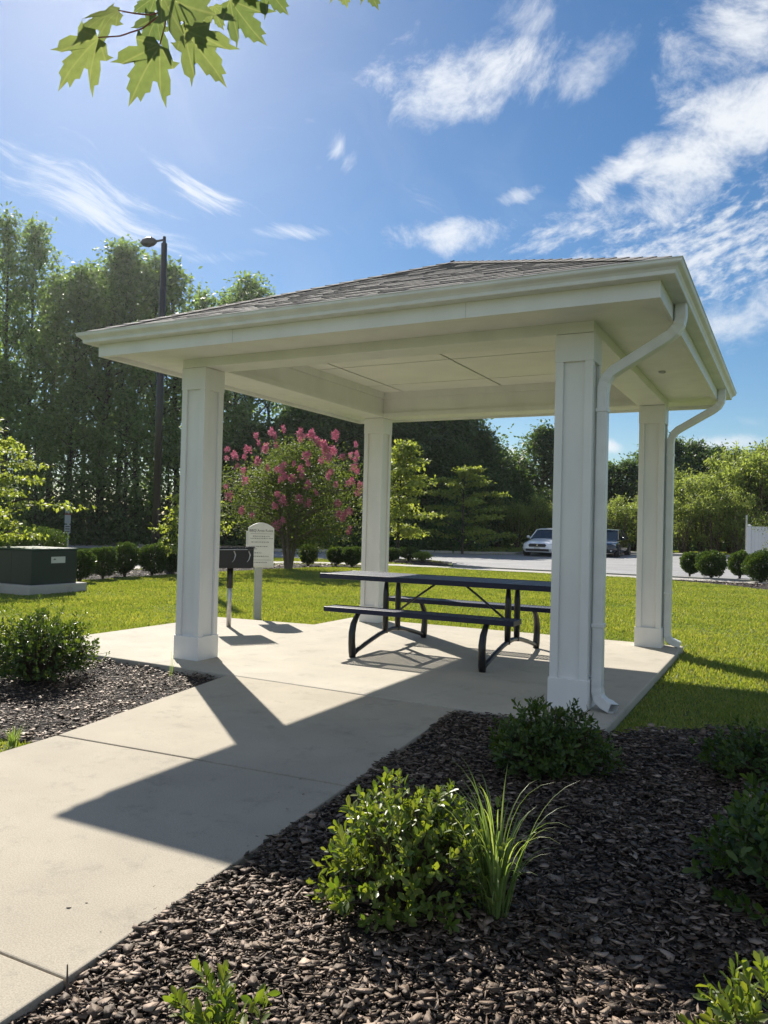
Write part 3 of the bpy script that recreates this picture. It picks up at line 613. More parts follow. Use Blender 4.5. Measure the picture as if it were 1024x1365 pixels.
for (x0, x1, z) in ((-.12, .12, 1.143), (-.155, .15, 1.113), (-.14, .10, 1.06), (-.135, .10, .997), (-.135, -.05, .963), (-.135, .0, .905), (-.135, .125, .855), (-.11, .10, .768)):
    x = x0; b = MB()
    while x < x1:
        k = rl.choice((.012, .018, .026)); n_ = int(k/.006)
        for i in range(n_): rule(x+i*.006, x+i*.006+.0042, z, rl.choice((.011, .013, .016)))
        x += k+.006
    b.build('small_print', M['ink'], bd_)

# ------------------------------------------------------------------ utility cabinet
cb0 = thing('utility_cabinet', 'dark green metal utility cabinet on a concrete pad at the lawn edge', 'utility cabinet', (-7.6, 4.3, GZ))
x1, y0 = -7.06, 3.72; bw, bdp = 1.12, 1.02
MB().box(x1-bw-.16, x1+.12, y0-.13, y0+bdp+.16, GZ-.05, GZ+.17).build('concrete_pad', M['kerb'], cb0, bevel=.015)
b = MB(); b.box(x1-bw, x1, y0, y0+bdp, GZ+.171, GZ+.80); b.build('cabinet_body', M['box'], cb0, bevel=.012)
b = MB(); b.box(x1-bw-.015, x1+.012, y0-.018, y0+bdp+.012, GZ+.802, GZ+.835); b.build('lid', M['boxtop'], cb0, bevel=.012)
MB().box(x1-.50*bw-.004, x1-.5*bw+.004, y0-.003, y0-.0005, GZ+.2, GZ+.79).build('door_seam', M['gap'], cb0)
MB().box(x1+.001, x1+.003, y0+.42, y0+.74, GZ+.56, GZ+.68).build('sticker', M['label'], cb0)
Tc = Matrix.Translation((x1+.0035, y0+.44, GZ+.60)) @ Matrix.Rotation(R_(90), 4, 'Z')
b = MB(); b.add([tuple(Tc @ Vector(v)) for v in ((.02, 0, .02), (.09, 0, .02), (.06, 0, .055))], [(0, 1, 2)]); b.build('sticker_mark', M['ink'], cb0)
b = MB(); b.disc((x1-.62, y0-.02, GZ+.85), (0, 0, 1), .03, .03, 10); b.build('lifting_lug', M['boxtop'], cb0)

# ------------------------------------------------------------------ street lamp and far signs
LX, LY, _ = at(208, 26); LZ = 10.15
lamp = thing('street_lamp', 'tall dark bronze street lamp pole rising behind the left eave', 'street lamp', (LX, LY, hgt(LX, LY)))
MB().tube([(LX, LY, GZ), (LX, LY, LZ)], [.125, .095], 16).build('pole', M['pole'], lamp, smooth=True)
MB().disc((LX, LY, GZ+.3), (0, 0, 1), .28, .6, 20).build('base', M['kerb'], lamp)
hd = np.array([-cr_[0], -cr_[1]]); hd = hd/np.linalg.norm(hd)
b = MB(); b.tube([(LX, LY, LZ-.02), (LX, LY, LZ+.22)], .05, 12); b.tube([(LX, LY, LZ+.12), (LX+hd[0]*.3, LY+hd[1]*.3, LZ+.06)], .035, 8); b.build('bracket', M['pole'], lamp)
b = MB(); b.tube([(LX+hd[0]*t, LY+hd[1]*t, LZ+.06-.1*(t-.25)) for t in (.24, .34, .5, .68, .76)], [.05, .13, .17, .12, .03], 14, squash=(1, .55), flat=(0, 0, 1)); 
o = b.build('lamp_head', M['pole'], lamp, smooth=True)
b = MB(); b.disc((LX+hd[0]*.42, LY+hd[1]*.42, LZ+.16), (0, 0, 1), .035, .08, 10); b.build('photocell', M['pole'], lamp)
x, y, z = at(91, 30)
ps = thing('parking_sign', 'slim grey post with three stacked parking sign plates at the woods edge', 'sign', (x, y, z))
T = Matrix.Translation((x, y, 0)) @ Matrix.Rotation(R_(46), 4, 'Z')
MB().box(-.03, .03, 0, .04, z, 1.9, T).build('post', M['signpost'], ps)
for (za, zb, mtt) in ((1.53, 1.9, M['signgrey']), (1.14, 1.50, M['signgrey']), (.80, 1.10, M['signgrey'])):
    o = MB().box(-.12, .08, -.012, -.001, za, zb, T).build('sign_plate', mtt, ps)
    q = MB()
    if za > 1.5: text_obj('P', .19, -.02, -.014, 1.72, T, o, mt=M['gap'])
    elif za > 1.1: q.box(-.12, .08, -.015, -.013, zb-.06, zb, T); q.build('red_band', M['dkred'], o)
    else:
        for k in range(3): MB().box(-.09, .05, -.015, -.013, za+.05+k*.085, za+.08+k*.085, T).build('lettering_bar', M['gap'], o)

# ------------------------------------------------------------------ white fence at the right
x, y, z = at(999, 42)
fn = thing('vinyl_fence', 'white vinyl fence panel with capped end post beyond the parking bays', 'fence', (x, y, z))
zt = z+1.75
b = MB(); b.box(x-.09, x+.09, y-.09, y+.09, z-.1, zt+.05); b.build('post', M['vinyl'], fn, bevel=.01)
b = MB(); b.add([(x-.11, y-.11, zt+.05), (x+.11, y-.11, zt+.05), (x+.11, y+.11, zt+.05), (x-.11, y+.11, zt+.05), (x, y, zt+.13)], [(0, 1, 2, 3), (0, 1, 4), (1, 2, 4), (2, 3, 4), (3, 0, 4)]); b.build('post_cap', M['vinyl'], fn)
ex, ey = x+4, y-1.0; dd = Vector((ex-x, ey-y, 0)).normalized(); ang = math.atan2(dd.y, dd.x); T = Matrix.Translation((x, y, 0)) @ Matrix.Rotation(ang, 4, 'Z')
b = MB()
for k in range(24): b.box(.1+k*.165, .1+k*.165+.161, -.02+.003*(k % 2), .02, z, zt-.08, T)
b.build('panel', M['vinyl'], fn)
b = MB(); b.box(.09, 4.1, -.04, .04, zt-.08, zt+.01, T); b.build('rail', M['vinyl'], fn); b = MB(); b.box(.09, 4.1, -.04, .04, z+.02, z+.14, T); b.build('rail', M['vinyl'], fn)
x2, y2, z2 = at(995, 43); t_ = tag(MB().tube([(x2, y2, z2), (x2, y2, 2.3)], .05, 8).build('metal_post', M['galv'], None), 'thin grey metal post just left of the white fence end', 'post')

# ------------------------------------------------------------------ cars
def car(name, label, loc, paint, dark):
    root = thing(name, label, 'car', (0, 0, 0), None)
    st = [(-2.36, .50, .34, .50, .56), (-2.33, .66, .26, .56, .64), (-2.22, .79, .22, .62, .70), (-1.95, .86, .20, .68, .77), (-1.5, .89, .20, .75, .84), (-1.05, .90, .20, .82, .92), (-.5, .905, .2, .86, .95), (.5, .905, .2, .89, .96), (1.3, .895, .2, .91, .98), (1.8, .87, .22, .92, 1.02), (2.2, .82, .26, .88, 1.0), (2.34, .74, .32, .74, .86), (2.37, .60, .4, .62, .7)]
    b = MB(); vs = []
    for (y, w, zb, zs, zt) in st:
        half_ = [(0, zb), (w*.82, zb), (w*.97, zb+.10), (w, (zb+zs)/2+.03), (w*.975, zs-.03), (w*.90, zs+.025), (w*.62, zt-.01), (w*.3, zt), (0, zt)]
        ringp = half_+[(-a, c) for a, c in half_[-2:0:-1]]
        vs += [(a, y, c) for a, c in ringp]
    n = 16; fs = [(i*n+j, i*n+(j+1) % n, (i+1)*n+(j+1) % n, (i+1)*n+j) for i in range(len(st)-1) for j in range(n)]+[tuple(range(n)), tuple(range(len(vs)-1, len(vs)-n-1, -1))]
    b.add(vs, fs); body = b.build('body', paint, root, smooth=True)
    # greenhouse
    def cab(y, w, z): return [(-w, y, z), (w, y, z)]
    lo = [(-1.02, .76, .93), (-.2, .84, .94), (.8, .84, .96), (1.75, .72, 1.0)]; hi = [(-.30, .60, 1.39), (.05, .64, 1.435), (.60, .63, 1.43), (1.05, .56, 1.36)]
    q = MB(); vs = []
    for a, c in zip(lo, hi): vs += [(-a[1], a[0], a[2]-.04), (-c[1], c[0], c[2]), (c[1], c[0], c[2]), (a[1], a[0], a[2]-.04)]
    q.add(vs, [(i*4+j, i*4+j+1, i*4+5+j, i*4+4+j) for i in range(3) for j in range(3)]+[(0, 1, 2, 3), (12, 15, 14, 13)]); q.build('window_glass', M['glass'], root)
    q = MB(); vs = []
    for (y, w, z) in [(-.34, .60, 1.385), (-.28, .61, 1.405), (.05, .645, 1.45), (.60, .635, 1.445), (1.02, .565, 1.385), (1.08, .56, 1.36)]: vs += [(-w-.012, y, z-.03), (-w*.85, y, z+.012), (0, y, z+.03), (w*.85, y, z+.012), (w+.012, y, z-.03)]
    q.add(vs, [(i*5+j, i*5+j+1, i*5+6+j, i*5+5+j) for i in range(5) for j in range(4)]); o = q.build('roof', paint, root, smooth=True); o.modifiers.new('t', 'SOLIDIFY').thickness = .02
    for s in (-1, 1):
        q = MB(); q.tube([(s*.78, -1.04, .90), (s*.615, -.31, 1.395)], .028, 6); q.build('pillar', M['gap'] if dark else paint, root); q = MB(); q.tube([(s*.855, .32, .92), (s*.65, .30, 1.42)], .03, 6); q.build('pillar', M['gap'] if dark else paint, root); q = MB(); q.tube([(s*.74, 1.78, .98), (s*.575, 1.03, 1.375)], .05, 6); q.build('pillar', M['gap'] if dark else paint, root)
    for s in (-1, 1):
        mi = MB(); mi.tube([(s*.86, -.72, .95), (s*.96, -.74, .99), (s*1.05, -.74, 1.0)], [.03, .085, .06], 8, squash=(.6, 1)); mi.build('wing_mirror', paint, root, smooth=True)
        hl = MB(); hl.add([(s*.50, -2.335, .545), (s*.72, -2.26, .545), (s*.84, -2.02, .60), (s*.80, -2.02, .70), (s*.70, -2.17, .68), (s*.50, -2.29, .635), (s*.5, -2.2, .55), (s*.8, -1.95, .6)], [(0, 1, 4, 5), (1, 2, 3, 4), (0, 6, 7, 2, 1)]); hl.build('headlight', M['lampglass'], root)
        for y in (-1.45, 1.38):
            w_ = bpy.data.objects.new('wheel', None); link(w_, root); w_.location = (s*.80, y, .32)
            ar = MB(); ar.disc((s*.80, y, .34), (1, 0, 0), .385, .222, 24); ar.build('wheel_arch', M['gap'], root)
            ty = MB(); ty.disc((s*.81, y, .32), (1, 0, 0), .325, .225, 28); ty.build('tyre', M['rubber'], w_, bevel=.02)
            ri = MB(); ri.disc((s*.915, y, .32), (1, 0, 0), .21, .03, 20)
            ri.build('rim', M['alloy'], w_); sp = MB()
            for k in range(5):
                a = 2*math.pi*k/5+.2; sp.tube([(s*.934, y, .32), (s*.934, y+math.cos(a)*.17, .32+math.sin(a)*.17)], .02, 4)
            sp.build('spokes', M['gap'], w_)
    q = MB(); q.add([(-.42, -2.375, .50), (.42, -2.375, .50), (.46, -2.355, .585), (.40, -2.335, .655), (-.40, -2.335, .655), (-.46, -2.355, .585), (-.42, -2.2, .5), (.42, -2.2, .5), (.4, -2.2, .65), (-.4, -2.2, .65)], [(0, 1, 2, 3, 4, 5), (0, 6, 7, 1), (3, 8, 9, 4)])
    gl = q.build('grille', M['gap'], root)
    q = MB(); q.tube([(-.42, -2.38, .50), (.42, -2.38, .50), (.465, -2.36, .585), (.40, -2.34, .66), (-.40, -2.34, .66), (-.465, -2.36, .585), (-.42, -2.38, .50)], .009, 6)
    q.disc((0, -2.375, .585), (0, 1, 0), .045, .02, 14); q.build('chrome_surround', M['chrome'], gl)
    q = MB(); q.box(-.60, .60, -2.385, -2.2, .28, .40); q.build('lower_intake', M['gap'], root, bevel=.02)
    q = MB(); q.add([(-.64, -2.39, .405), (.64, -2.39, .405), (.80, -2.25, .42), (.80, -2.22, .47), (.62, -2.375, .485), (-.62, -2.375, .485), (-.80, -2.22, .47), (-.80, -2.25, .42)], [(0, 1, 4, 5), (1, 2, 3, 4), (0, 5, 6, 7)]); o = q.build('bumper', paint, root); o.modifiers.new('t', 'SOLIDIFY').thickness = .03
    q = MB(); q.box(-.15, .15, -2.41, -2.392, .41, .50); q.build('number_plate', M['gap'] if dark else M['label'], root)
    for s in (-1, 1): q = MB(); q.disc((s*.66, -2.36, .34), (0, 1, 0), .05, .03, 12); q.build('fog_lamp', M['lampglass'], root)
    root.location = loc; return root
xa, ya, za = at(718, 41.2); xb, yb, zb = at(799, 42.5)
car('parked_car', 'silver white sedan parked nose-out, left of the near right column', (xa, ya+2.2, za+.012), M['carwhite'], False)
car('parked_car', 'glossy black sedan parked nose-out between the two right columns', (xb, yb+2.2, zb+.012), M['cardark'], True)

# ------------------------------------------------------------------ vegetation generators
def dirs(n, up=0.):
    d = rng.normal(size=(n, 3)); d[:, 2] += up; return unit(d)
def hedge_bush(name, label, loc, r, h, n, mt, ls=.045, group=None, sq=3.0, cat='bush', low=.12, tmpl=KITE, stems=True, loose=0.):
    root = thing(name, label, cat, loc, group)
    # superellipsoid shell thickened inward, nibbled by lumps
    d = dirs(n); k = (np.abs(d)**sq).sum(1)**(-1/sq)
    lump = 1+.07*np.sin(d[:, 0]*7+r*9)*np.cos(d[:, 2]*6+h*5)+.06*np.sin(d[:, 1]*11+3)+loose*np.sin(d[:, 0]*13+d[:, 2]*9)*np.sin(d[:, 1]*10)
    rad = k*lump*(1-rng.random(n)**1.6*.45)
    ph_ = rng.uniform(0, 6, 3); rad = rad*(1+.09*np.sin(d[:, 0]*3.1+ph_[0])*np.cos(d[:, 2]*2.7+ph_[1])+.06*np.sin(d[:, 1]*4.3+ph_[2])); P = d*rad[:, None]*np.array([r, r, (h-low)/2]); P[:, 2] += low+(h-low)/2
    P[:, :2] *= (.84+.16*np.clip((P[:, 2]-low)/(h*.5), 0, 1))[:, None]
    D = unit(d+rng.normal(0, .55, (n, 3))+np.array([0, 0, .35])); Nn = unit(d*.6+rng.normal(0, .6, (n, 3)))
    L = ls*rng.uniform(.7, 1.25, n)
    leaves('foliage', P, D, Nn, L, L*.62, mt, root, tmpl)
    if stems:
        b = MB()
        for k in range(9):
            a = rng.uniform(0, 6.28); rr_ = rng.uniform(.05, .5)*r
            b.tube([(loc[0]+rr_*.15*math.cos(a), loc[1]+rr_*.15*math.sin(a), loc[2]-.02), (loc[0]+rr_*.6*math.cos(a), loc[1]+rr_*.6*math.sin(a), loc[2]+h*.3), (loc[0]+rr_*math.cos(a), loc[1]+rr_*math.sin(a), loc[2]+h*.7)], [.014, .01, .005], 5)
        b.build('stem', M['stem'], root)
    return root
def twig_bush(name, label, loc, r, h, nst, nl, mt, ls=.03, lean=(0, 0), group=None, cat='bush', tmpl=OVAL, bare=.25, wide=.5, upk=.55):
    """dome of fine stems, each carrying pairs of real-sized oval leaves in tufts"""
    root = thing(name, label, cat, loc, group); PL, DL, NL, LL = [], [], [], []
    b = MB()
    for k in range(nst):
        a = rng.uniform(0, 2*math.pi); el_ = math.asin(rng.uniform(.02, 1)**.8); q = rng.uniform(.45, 1.0)**.5*(1+.10*math.sin(a*3+r*20)+.07*math.sin(a*7+el_*5))
        if rng.random() < .07: q *= 1.16
        tip = np.array([math.cos(a)*math.cos(el_)*r*q+lean[0], math.sin(a)*math.cos(el_)*r*q+lean[1], max(.05, (.12+.88*math.sin(el_))*h*q)])
        base = np.array([math.cos(a)*r*.08, math.sin(a)*r*.08, 0]); mid = base*.45+tip*.55+np.array([0, 0, h*.12])+rng.normal(0, .02, 3)
        ts = np.linspace(0, 1, 6); C = [(1-t)**2*base+2*t*(1-t)*mid+t*t*tip for t in ts]
        if k % 3 == 0: b.tube([tuple(np.array(loc)+c) for c in C], np.linspace(.004, .0013, 6).tolist(), 4, cap=False)
        tan = unit(tip-mid); tan = unit(tan+rng.normal(0, .3, 3)+np.array([0, 0, .35])); s1 = unit(np.cross(tan, [0.31, .2, .93])); s2 = np.cross(tan, s1)
        m_ = max(3, int(nl*rng.uniform(.7, 1.3))); span = ls*rng.uniform(1.0, 2.2)
        for j in range(m_):
            t = j/m_; ph = j*2.4+rng.uniform(-.4, .4); out = s1*math.cos(ph)+s2*math.sin(ph)
            D = unit(tan*(.35+upk*1.3*t)+out*(1.0-.35*t)+np.array([0, 0, .12])); PL.append(tip-tan*span*(1-t)); DL.append(D)
            NL.append(unit(tan*1.0-out*.35+rng.normal(0, .22, 3))); LL.append(ls*rng.uniform(.7, 1.15)*(1-.3*max(0, t-.7)/.3))
    b.build('stem', M['stem'], root)
    L = np.array(LL); leaves('foliage', np.array(PL), np.array(DL), np.array(NL), L, L*wide, mt, root, tmpl, smooth=True)
    return root
def limb_tree(name, label, cat, h, cr, nlimb, nleaf, mt, bark, trunk_r=.16, base=.25, ls=.2, shape='ovoid', group=None, droop=0., clump=.55, lw=.6, multi=1, flat=1., upang=.7, seed=0, spread=1.0, puffs=False):
    """tapered trunk, limbs and leaf clumps round limb ends; built at the origin"""
    g_ = np.random.default_rng(seed+100); root = thing(name, label, cat, (0, 0, 0), group)
    b = MB(); cents = []
    for s in range(multi):
        a0 = 6.28*s/max(1, multi)+g_.uniform(-.3, .3); off = 0 if multi == 1 else .12*spread
        top = np.array([math.cos(a0)*off*h*.9 if multi > 1 else g_.normal(0, .02)*h, math.sin(a0)*off*h*.9 if multi > 1 else g_.normal(0, .02)*h, h*(.93 if multi == 1 else g_.uniform(.7, .9))])
        bse = np.array([math.cos(a0)*off*.35, math.sin(a0)*off*.35, -.05]); mid = (bse+top)/2+g_.normal(0, .012*h, 3)*np.array([1, 1, 0])
        T_ = lambda t: (1-t)**2*bse+2*t*(1-t)*mid+t*t*top
        b.tube([tuple(T_(t)) for t in np.linspace(0, 1, 9)], [trunk_r*(1.25 if t == 0 else 1)*(1-.88*t)+.008 for t in np.linspace(0, 1, 9)], 8)
        for k in range(nlimb//multi):
            t = base+(1-base)*((k+.5)/(nlimb//multi))**.9*.98; o_ = T_(t); rel = (t-base)/(1-base)
            if shape == 'ovoid': wr = math.sin(math.pi*min(1, .15+.85*rel)**.8)*cr if rel > .01 else cr*.4
            elif shape == 'cone': wr = cr*(1-rel)**.7+.15*cr
            elif shape == 'spire': wr = cr*g_.uniform(.35, 1.15)*min(1, .45+rel*1.6)*(1-rel**1.7)+.10*cr
            elif shape == 'vase': wr = cr*(.35+.75*rel) * (1 if rel < .8 else 1.15-.6*(rel-.8)/.2)
            wr = max(.2, wr)*g_.uniform(.65, 1.15); a = k*2.4+g_.uniform(-.5, .5)
            up = wr*upang*g_.uniform(.5, 1.2)
            e = o_+np.array([math.cos(a)*wr, math.sin(a)*wr, up-droop*wr]); mm_ = (o_+e)/2+np.array([0, 0, .12*wr+droop*.3*wr])
            b.tube([tuple(o_), tuple(mm_), tuple(e)], [trunk_r*(1-t)*.45+.012, trunk_r*(1-t)*.28+.008, .006], 5, cap=False)
            for q in ((.55, .85, 1.0) if puffs else np.linspace(.35, 1.0, 4)):
                c_ = (1-q)**2*o_+2*q*(1-q)*mm_+q*q*e
                for _ in range(2 if puffs else 1): cents.append((c_+(g_.normal(0, .38, 3)*min(1.2, wr*.5) if puffs else 0), wr if not puffs else wr*g_.uniform(.5, 1)))
        for q in (.9, .96, 1.0): cents.append((T_(q), cr*.5))
    b.build('trunk', bark, root)
    C = np.array([c for c, _ in cents]); Wd = np.array([w for _, w in cents])
    wt = g_.random(len(C))**(1.2 if puffs else 0)+.05; idx = g_.choice(len(C), nleaf, p=wt/wt.sum()); sz = clump*(.5+.5*Wd[idx]/max(Wd))
    dd = g_.normal(size=(nleaf, 3))*.5*sz[:, None]*np.array([1, 1, .7*flat])
    P = C[idx]+dd; D = unit(dd*.6+g_.normal(0, .5, (nleaf, 3))+np.array([0, 0, -.15])); Nn = unit(g_.normal(0, .45, (nleaf, 3))+np.array([0, 0, 1.])+dd*.3)
    L = ls*g_.uniform(.6, 1.3, nleaf); leaves('crown', P, D, Nn, L, L*lw, mt, root)
    return root
def place(o, loc, rz=0, s=1., sz=None):
    o.location = loc; o.rotation_euler = (0, 0, rz); o.scale = (s, s, sz or s); return o

# woodland: a few tall slender trees, copied
WG = 'trees of the woodland behind the lawn'
tall = [limb_tree('woodland_tree', 'tall slender leafy tree in the wood behind the lawn', 'tree', 18, cr, 34, 5000, M['lf_wood'], M['bark'], .20, ba, .29, 'spire', WG, clump=1.25, seed=s, upang=.75, puffs=True) for s, cr, ba in ((1, 3.1, .15), (2, 2.8, .25), (3, 3.4, .12), (4, 2.7, .32), (5, 3.9, .2), (6, 2.6, .1))]+[limb_tree('woodland_tree', 'broad leafy tree in the wood behind the lawn', 'tree', 18, 4.2, 38, 6200, M['lf_wood'], M['bark'], .22, .18, .29, 'ovoid', WG, clump=1.35, seed=s, upang=.55, puffs=True) for s in (7, 8)]
def top_of(root):
    for ch in root.children:
        if ch.name.startswith('crown'):
            a = np.empty(len(ch.data.vertices)*3, np.float32); ch.data.vertices.foreach_get('co', a); return float(np.percentile(a[2::3], 99.7))
used = set()
def wood(pool, px, dist, h, base_h, lab, wscale=1.):
    p = random.randrange(len(pool)); src = pool[p]
    if (id(pool), p) in used: o = copy_tree(src)
    else: o = src; used.add((id(pool), p))
    x, y, z = at(px, dist); s = (h-z)/top_of(pool[p])
    place(o, (x, y, z-.1), random.uniform(0, 6.28), s*wscale, s); o['label'] = lab; return o
def ztop(px, py, dist): d = ray(px, py); return CAM[2]+d[2]/math.hypot(d[0], d[1])*dist
# (photo column, skyline row, distance, label)
SH = 'slender woodland tree standing deeper in the wood behind the front row'
sky_l = [(-38, 288, 47, 'tall woodland tree cut off by the left edge of the picture'), (2, 272, 46, 'tallest woodland tree, at the far left above the utility cabinet'), (34, 292, 50, 'woodland tree leaning on the right side of the tallest one'),
         (62, 352, 51, 'lower woodland tree in the dip right of the tallest tree'), (88, 345, 49, 'woodland tree rising directly behind the parking sign post'), (110, 352, 52, 'woodland tree filling the gap before the twin peaks'), (131, 322, 49, 'left of the twin pointed woodland trees'), (156, 322, 49, 'right of the twin pointed woodland trees'),
         (184, 346, 50, 'woodland tree just left of the street lamp'), (212, 342, 51, 'woodland tree directly behind the street lamp pole'), (236, 352, 51, 'woodland tree just right of the street lamp'), (262, 385, 53, 'low woodland tree in the notch above the left eave'), (302, 364, 53, 'pointed woodland tree showing over the roof slope'), (330, 372, 54, 'rightmost woodland tree visible above the roof'),
         (362, 430, 55, SH), (395, 430, 57, SH), (430, 430, 58, SH), (465, 440, 58, SH)]
for px, py, d, lab in sky_l: wood(tall, px, d, ztop(px, py, d), 18, lab, random.uniform(.7, 1.15))
for px, py, d, lab in sky_l[::3]: wood(tall, px+random.uniform(-12, 12), d+7, ztop(px, py+30, d+7), 18, SH, .9)
LBL = {'d': 'dark rounded tree in the wood beyond the parking lot'}
low_ = [limb_tree('woodland_tree', 'x', 'tree', 10, cr, 30, 3900, M['lf_wood'], M['bark'], .13, .04, .24, 'ovoid', WG, clump=.95, seed=s, upang=.5, puffs=True) for s, cr in ((51, 3.0), (52, 2.5))]
for px, d, h, lab in ((6, 45, 9.5, 'low leafy edge tree at the far left of the wood'), (48, 44, 6.5, 'small leafy tree at the wood edge left of the parking sign'), (92, 46, 9, 'leafy edge tree directly behind the parking sign post'), (128, 45, 6, 'small leafy tree at the wood edge right of the parking sign'), (168, 45, 8.5, 'leafy edge tree just left of the lamp pole'), (224, 45, 7, 'leafy edge tree just right of the lamp pole'), (318, 46, 8.5, 'leafy edge tree behind the crape myrtle')): wood(low_, px, d, h, 10, lab, 1.0)
dark = [limb_tree('woodland_tree', LBL['d'], 'tree', 10, cr, 40, 9000, M['lf_dark'], M['bark'], .2, .12, .27, 'ovoid', 'dark trees beyond the parking lot', clump=1.2, seed=s, upang=.45) for s, cr in ((11, 3.4), (12, 3.0), (13, 3.8))]
sky_m = [(395, 47, 8), (440, 48, 9), (480, 50, 10.0), (510, 52, 12.0), (545, 54, 11.8), (580, 55, 11.2), (612, 57, 10.2), (640, 57, 8.3), (662, 60, 7.4), (690, 61, 6.6), (722, 60, 8.9), (750, 62, 8.3), (785, 63, 6.2), (812, 62, 6.3), (835, 62, 6.5), (862, 64, 7.8), (895, 64, 8.5), (925, 66, 8.3), (955, 68, 8.1), (985, 68, 7.6), (1015, 68, 8.0), (1050, 66, 8.2), (1080, 66, 8.0)]
DL_ = {545: 'dark tall tree whose crown touches the eave right of the back column', 612: 'dark tree sloping down toward the open sky behind the layered young tree', 722: 'tree standing alone against the sky just left of the near right column', 750: 'tree showing in the gap just left of the near right column, behind the black car', 812: 'low tree between the two right columns', 862: 'dark tree just left of the far right column', 895: 'dark crown emerging right of the far right column', 925: 'dark rounded tree above the pale saplings at right', 985: 'dark tree top behind the pale saplings near the white fence', 1015: 'dark tree at the right edge behind the white fence'}
for px, d, h in sky_m: wood(dark, px, d, h+.3, 10, DL_.get(px, LBL['d']), 1.05)
for px, d, h in [(300, 44, 6), (335, 45, 7), (365, 46, 7), (530, 49, 8), (600, 50, 7), (655, 52, 5), (700, 54, 4.5), (745, 55, 4.5)]: wood(dark, px, d, h, 10, LBL['d'], 1.1)
# undergrowth of the wood
def undergrowth(name, pts, n, mt, hmax, ls, thick):
    pts = np.array(pts); seg = rng.integers(0, len(pts)-1, n); t = rng.random(n)
    base = pts[seg]*(1-t[:, None])+pts[seg+1]*t[:, None]
    x = base[:, 0]+rng.normal(0, thick, n); y = base[:, 1]+rng.normal(0, thick, n)
    hh = hmax*(.6+.4*np.sin(x*1.1)*np.cos(y*.9+x*.4)); z = hgt_np(x, y)+rng.random(n)*hh
    P = np.stack([x, y, z], -1); L = ls*rng.uniform(.6, 1.3, n)
    return tag(leaves(name, P, dirs(n, .3), dirs(n, .8), L, L*.55, mt), kind='stuff')
undergrowth('woodland_undergrowth', [at(px, 46)[:2] for px in range(-120, 620, 60)], 36000, M['lf_dark'], 2.8, .24, 1.6)
undergrowth('woodland_undergrowth', [at(px, 53)[:2] for px in range(-120, 620, 60)], 20000, M['lf_dark'], 4.5, .30, 2.2)
undergrowth('woodland_undergrowth', [at(px, 60)[:2] for px in range(560, 1200, 60)], 26000, M['lf_wood'], 3.5, .3, 1.8)
# pale willow-like saplings along the far kerb
wil = [limb_tree('willow_sapling', 'pale green bushy willow sapling along the far kerb', 'sapling', 5, 1.3, 34, 4300, M['lf_willow'], M['stem'],   .05, .04, .17, 'spire', 'pale saplings along the far kerb', clump=.5, lw=.35, multi=5, upang=1.9, seed=s, spread=1.4) for s in (21, 22, 23)]
WL_ = {690: 'pale sapling just left of the silver car', 712: 'pale sapling directly behind the silver car', 826: 'pale sapling behind the black car', 845: 'pale sapling just left of the far right column', 915: 'tall pale sapling with a spiky top right of the far right column', 955: 'broad pale sapling in the middle of the right thicket', 1000: 'tallest pale sapling, left of the white fence end', 1022: 'pale sapling rising behind the white fence', 598: 'pale bush beside the layered young tree'}
for px, d, h in [(598, 50, 2.8), (640, 50, 2.6), (664, 51, 3.4), (690, 50, 3.0), (712, 51, 3.4), (740, 52, 3.0), (775, 51, 2.8), (806, 51, 3.0), (826, 50, 3.4), (845, 52, 3.4), (868, 51, 3.8), (893, 51, 4.4), (915, 52, 5.4), (936, 50, 4.6), (955, 53, 6.2), (975, 51, 5.6), (1000, 53, 6.8), (1022, 51, 6.6), (1050, 52, 6.8), (910, 48.5, 3.4), (950, 48.5, 3.6), (985, 48.5, 3.8)]:
    wood(wil, px, d, h+.2, 5, WL_.get(px, 'pale green bushy willow sapling along the far kerb'), 1.15)

# young ornamental trees
place(limb_tree('young_tree', 'light green young tree just right of the back column', 'tree', 5.3, 1.9, 30, 6500, M['lf_light'], M['bark'], .06, .16, .16, 'spire', clump=.55, seed=31, flat=.3, upang=.3, droop=.15), at(531, 33), 1)
place(limb_tree('young_tree', 'light green young tree with layered branches beside the silver car', 'tree', 4.9, 2.7, 22, 5600, M['lf_light'], M['bark'], .06, .06, .18, 'cone', clump=.5, seed=32, flat=.18, upang=.22), at(617, 42), .4)
place(limb_tree('young_tree', 'small yellow-green tree mostly hidden behind the left front column', 'tree', 2.8, .85, 22, 3200, M['lf_light'], M['stem'], .035, .15, .10, 'ovoid', clump=.32, seed=33, flat=.5, upang=.3), at(255, 21), 2)
place(limb_tree('young_tree', 'light green tree reaching in from the left edge behind the cabinet', 'tree', 3.6, 1.75, 26, 5200, M['lf_light'], M['bark'], .06, .15, .10, 'ovoid', clump=.36, seed=34, flat=.3, upang=.12), at(-28, 17.5), .5)
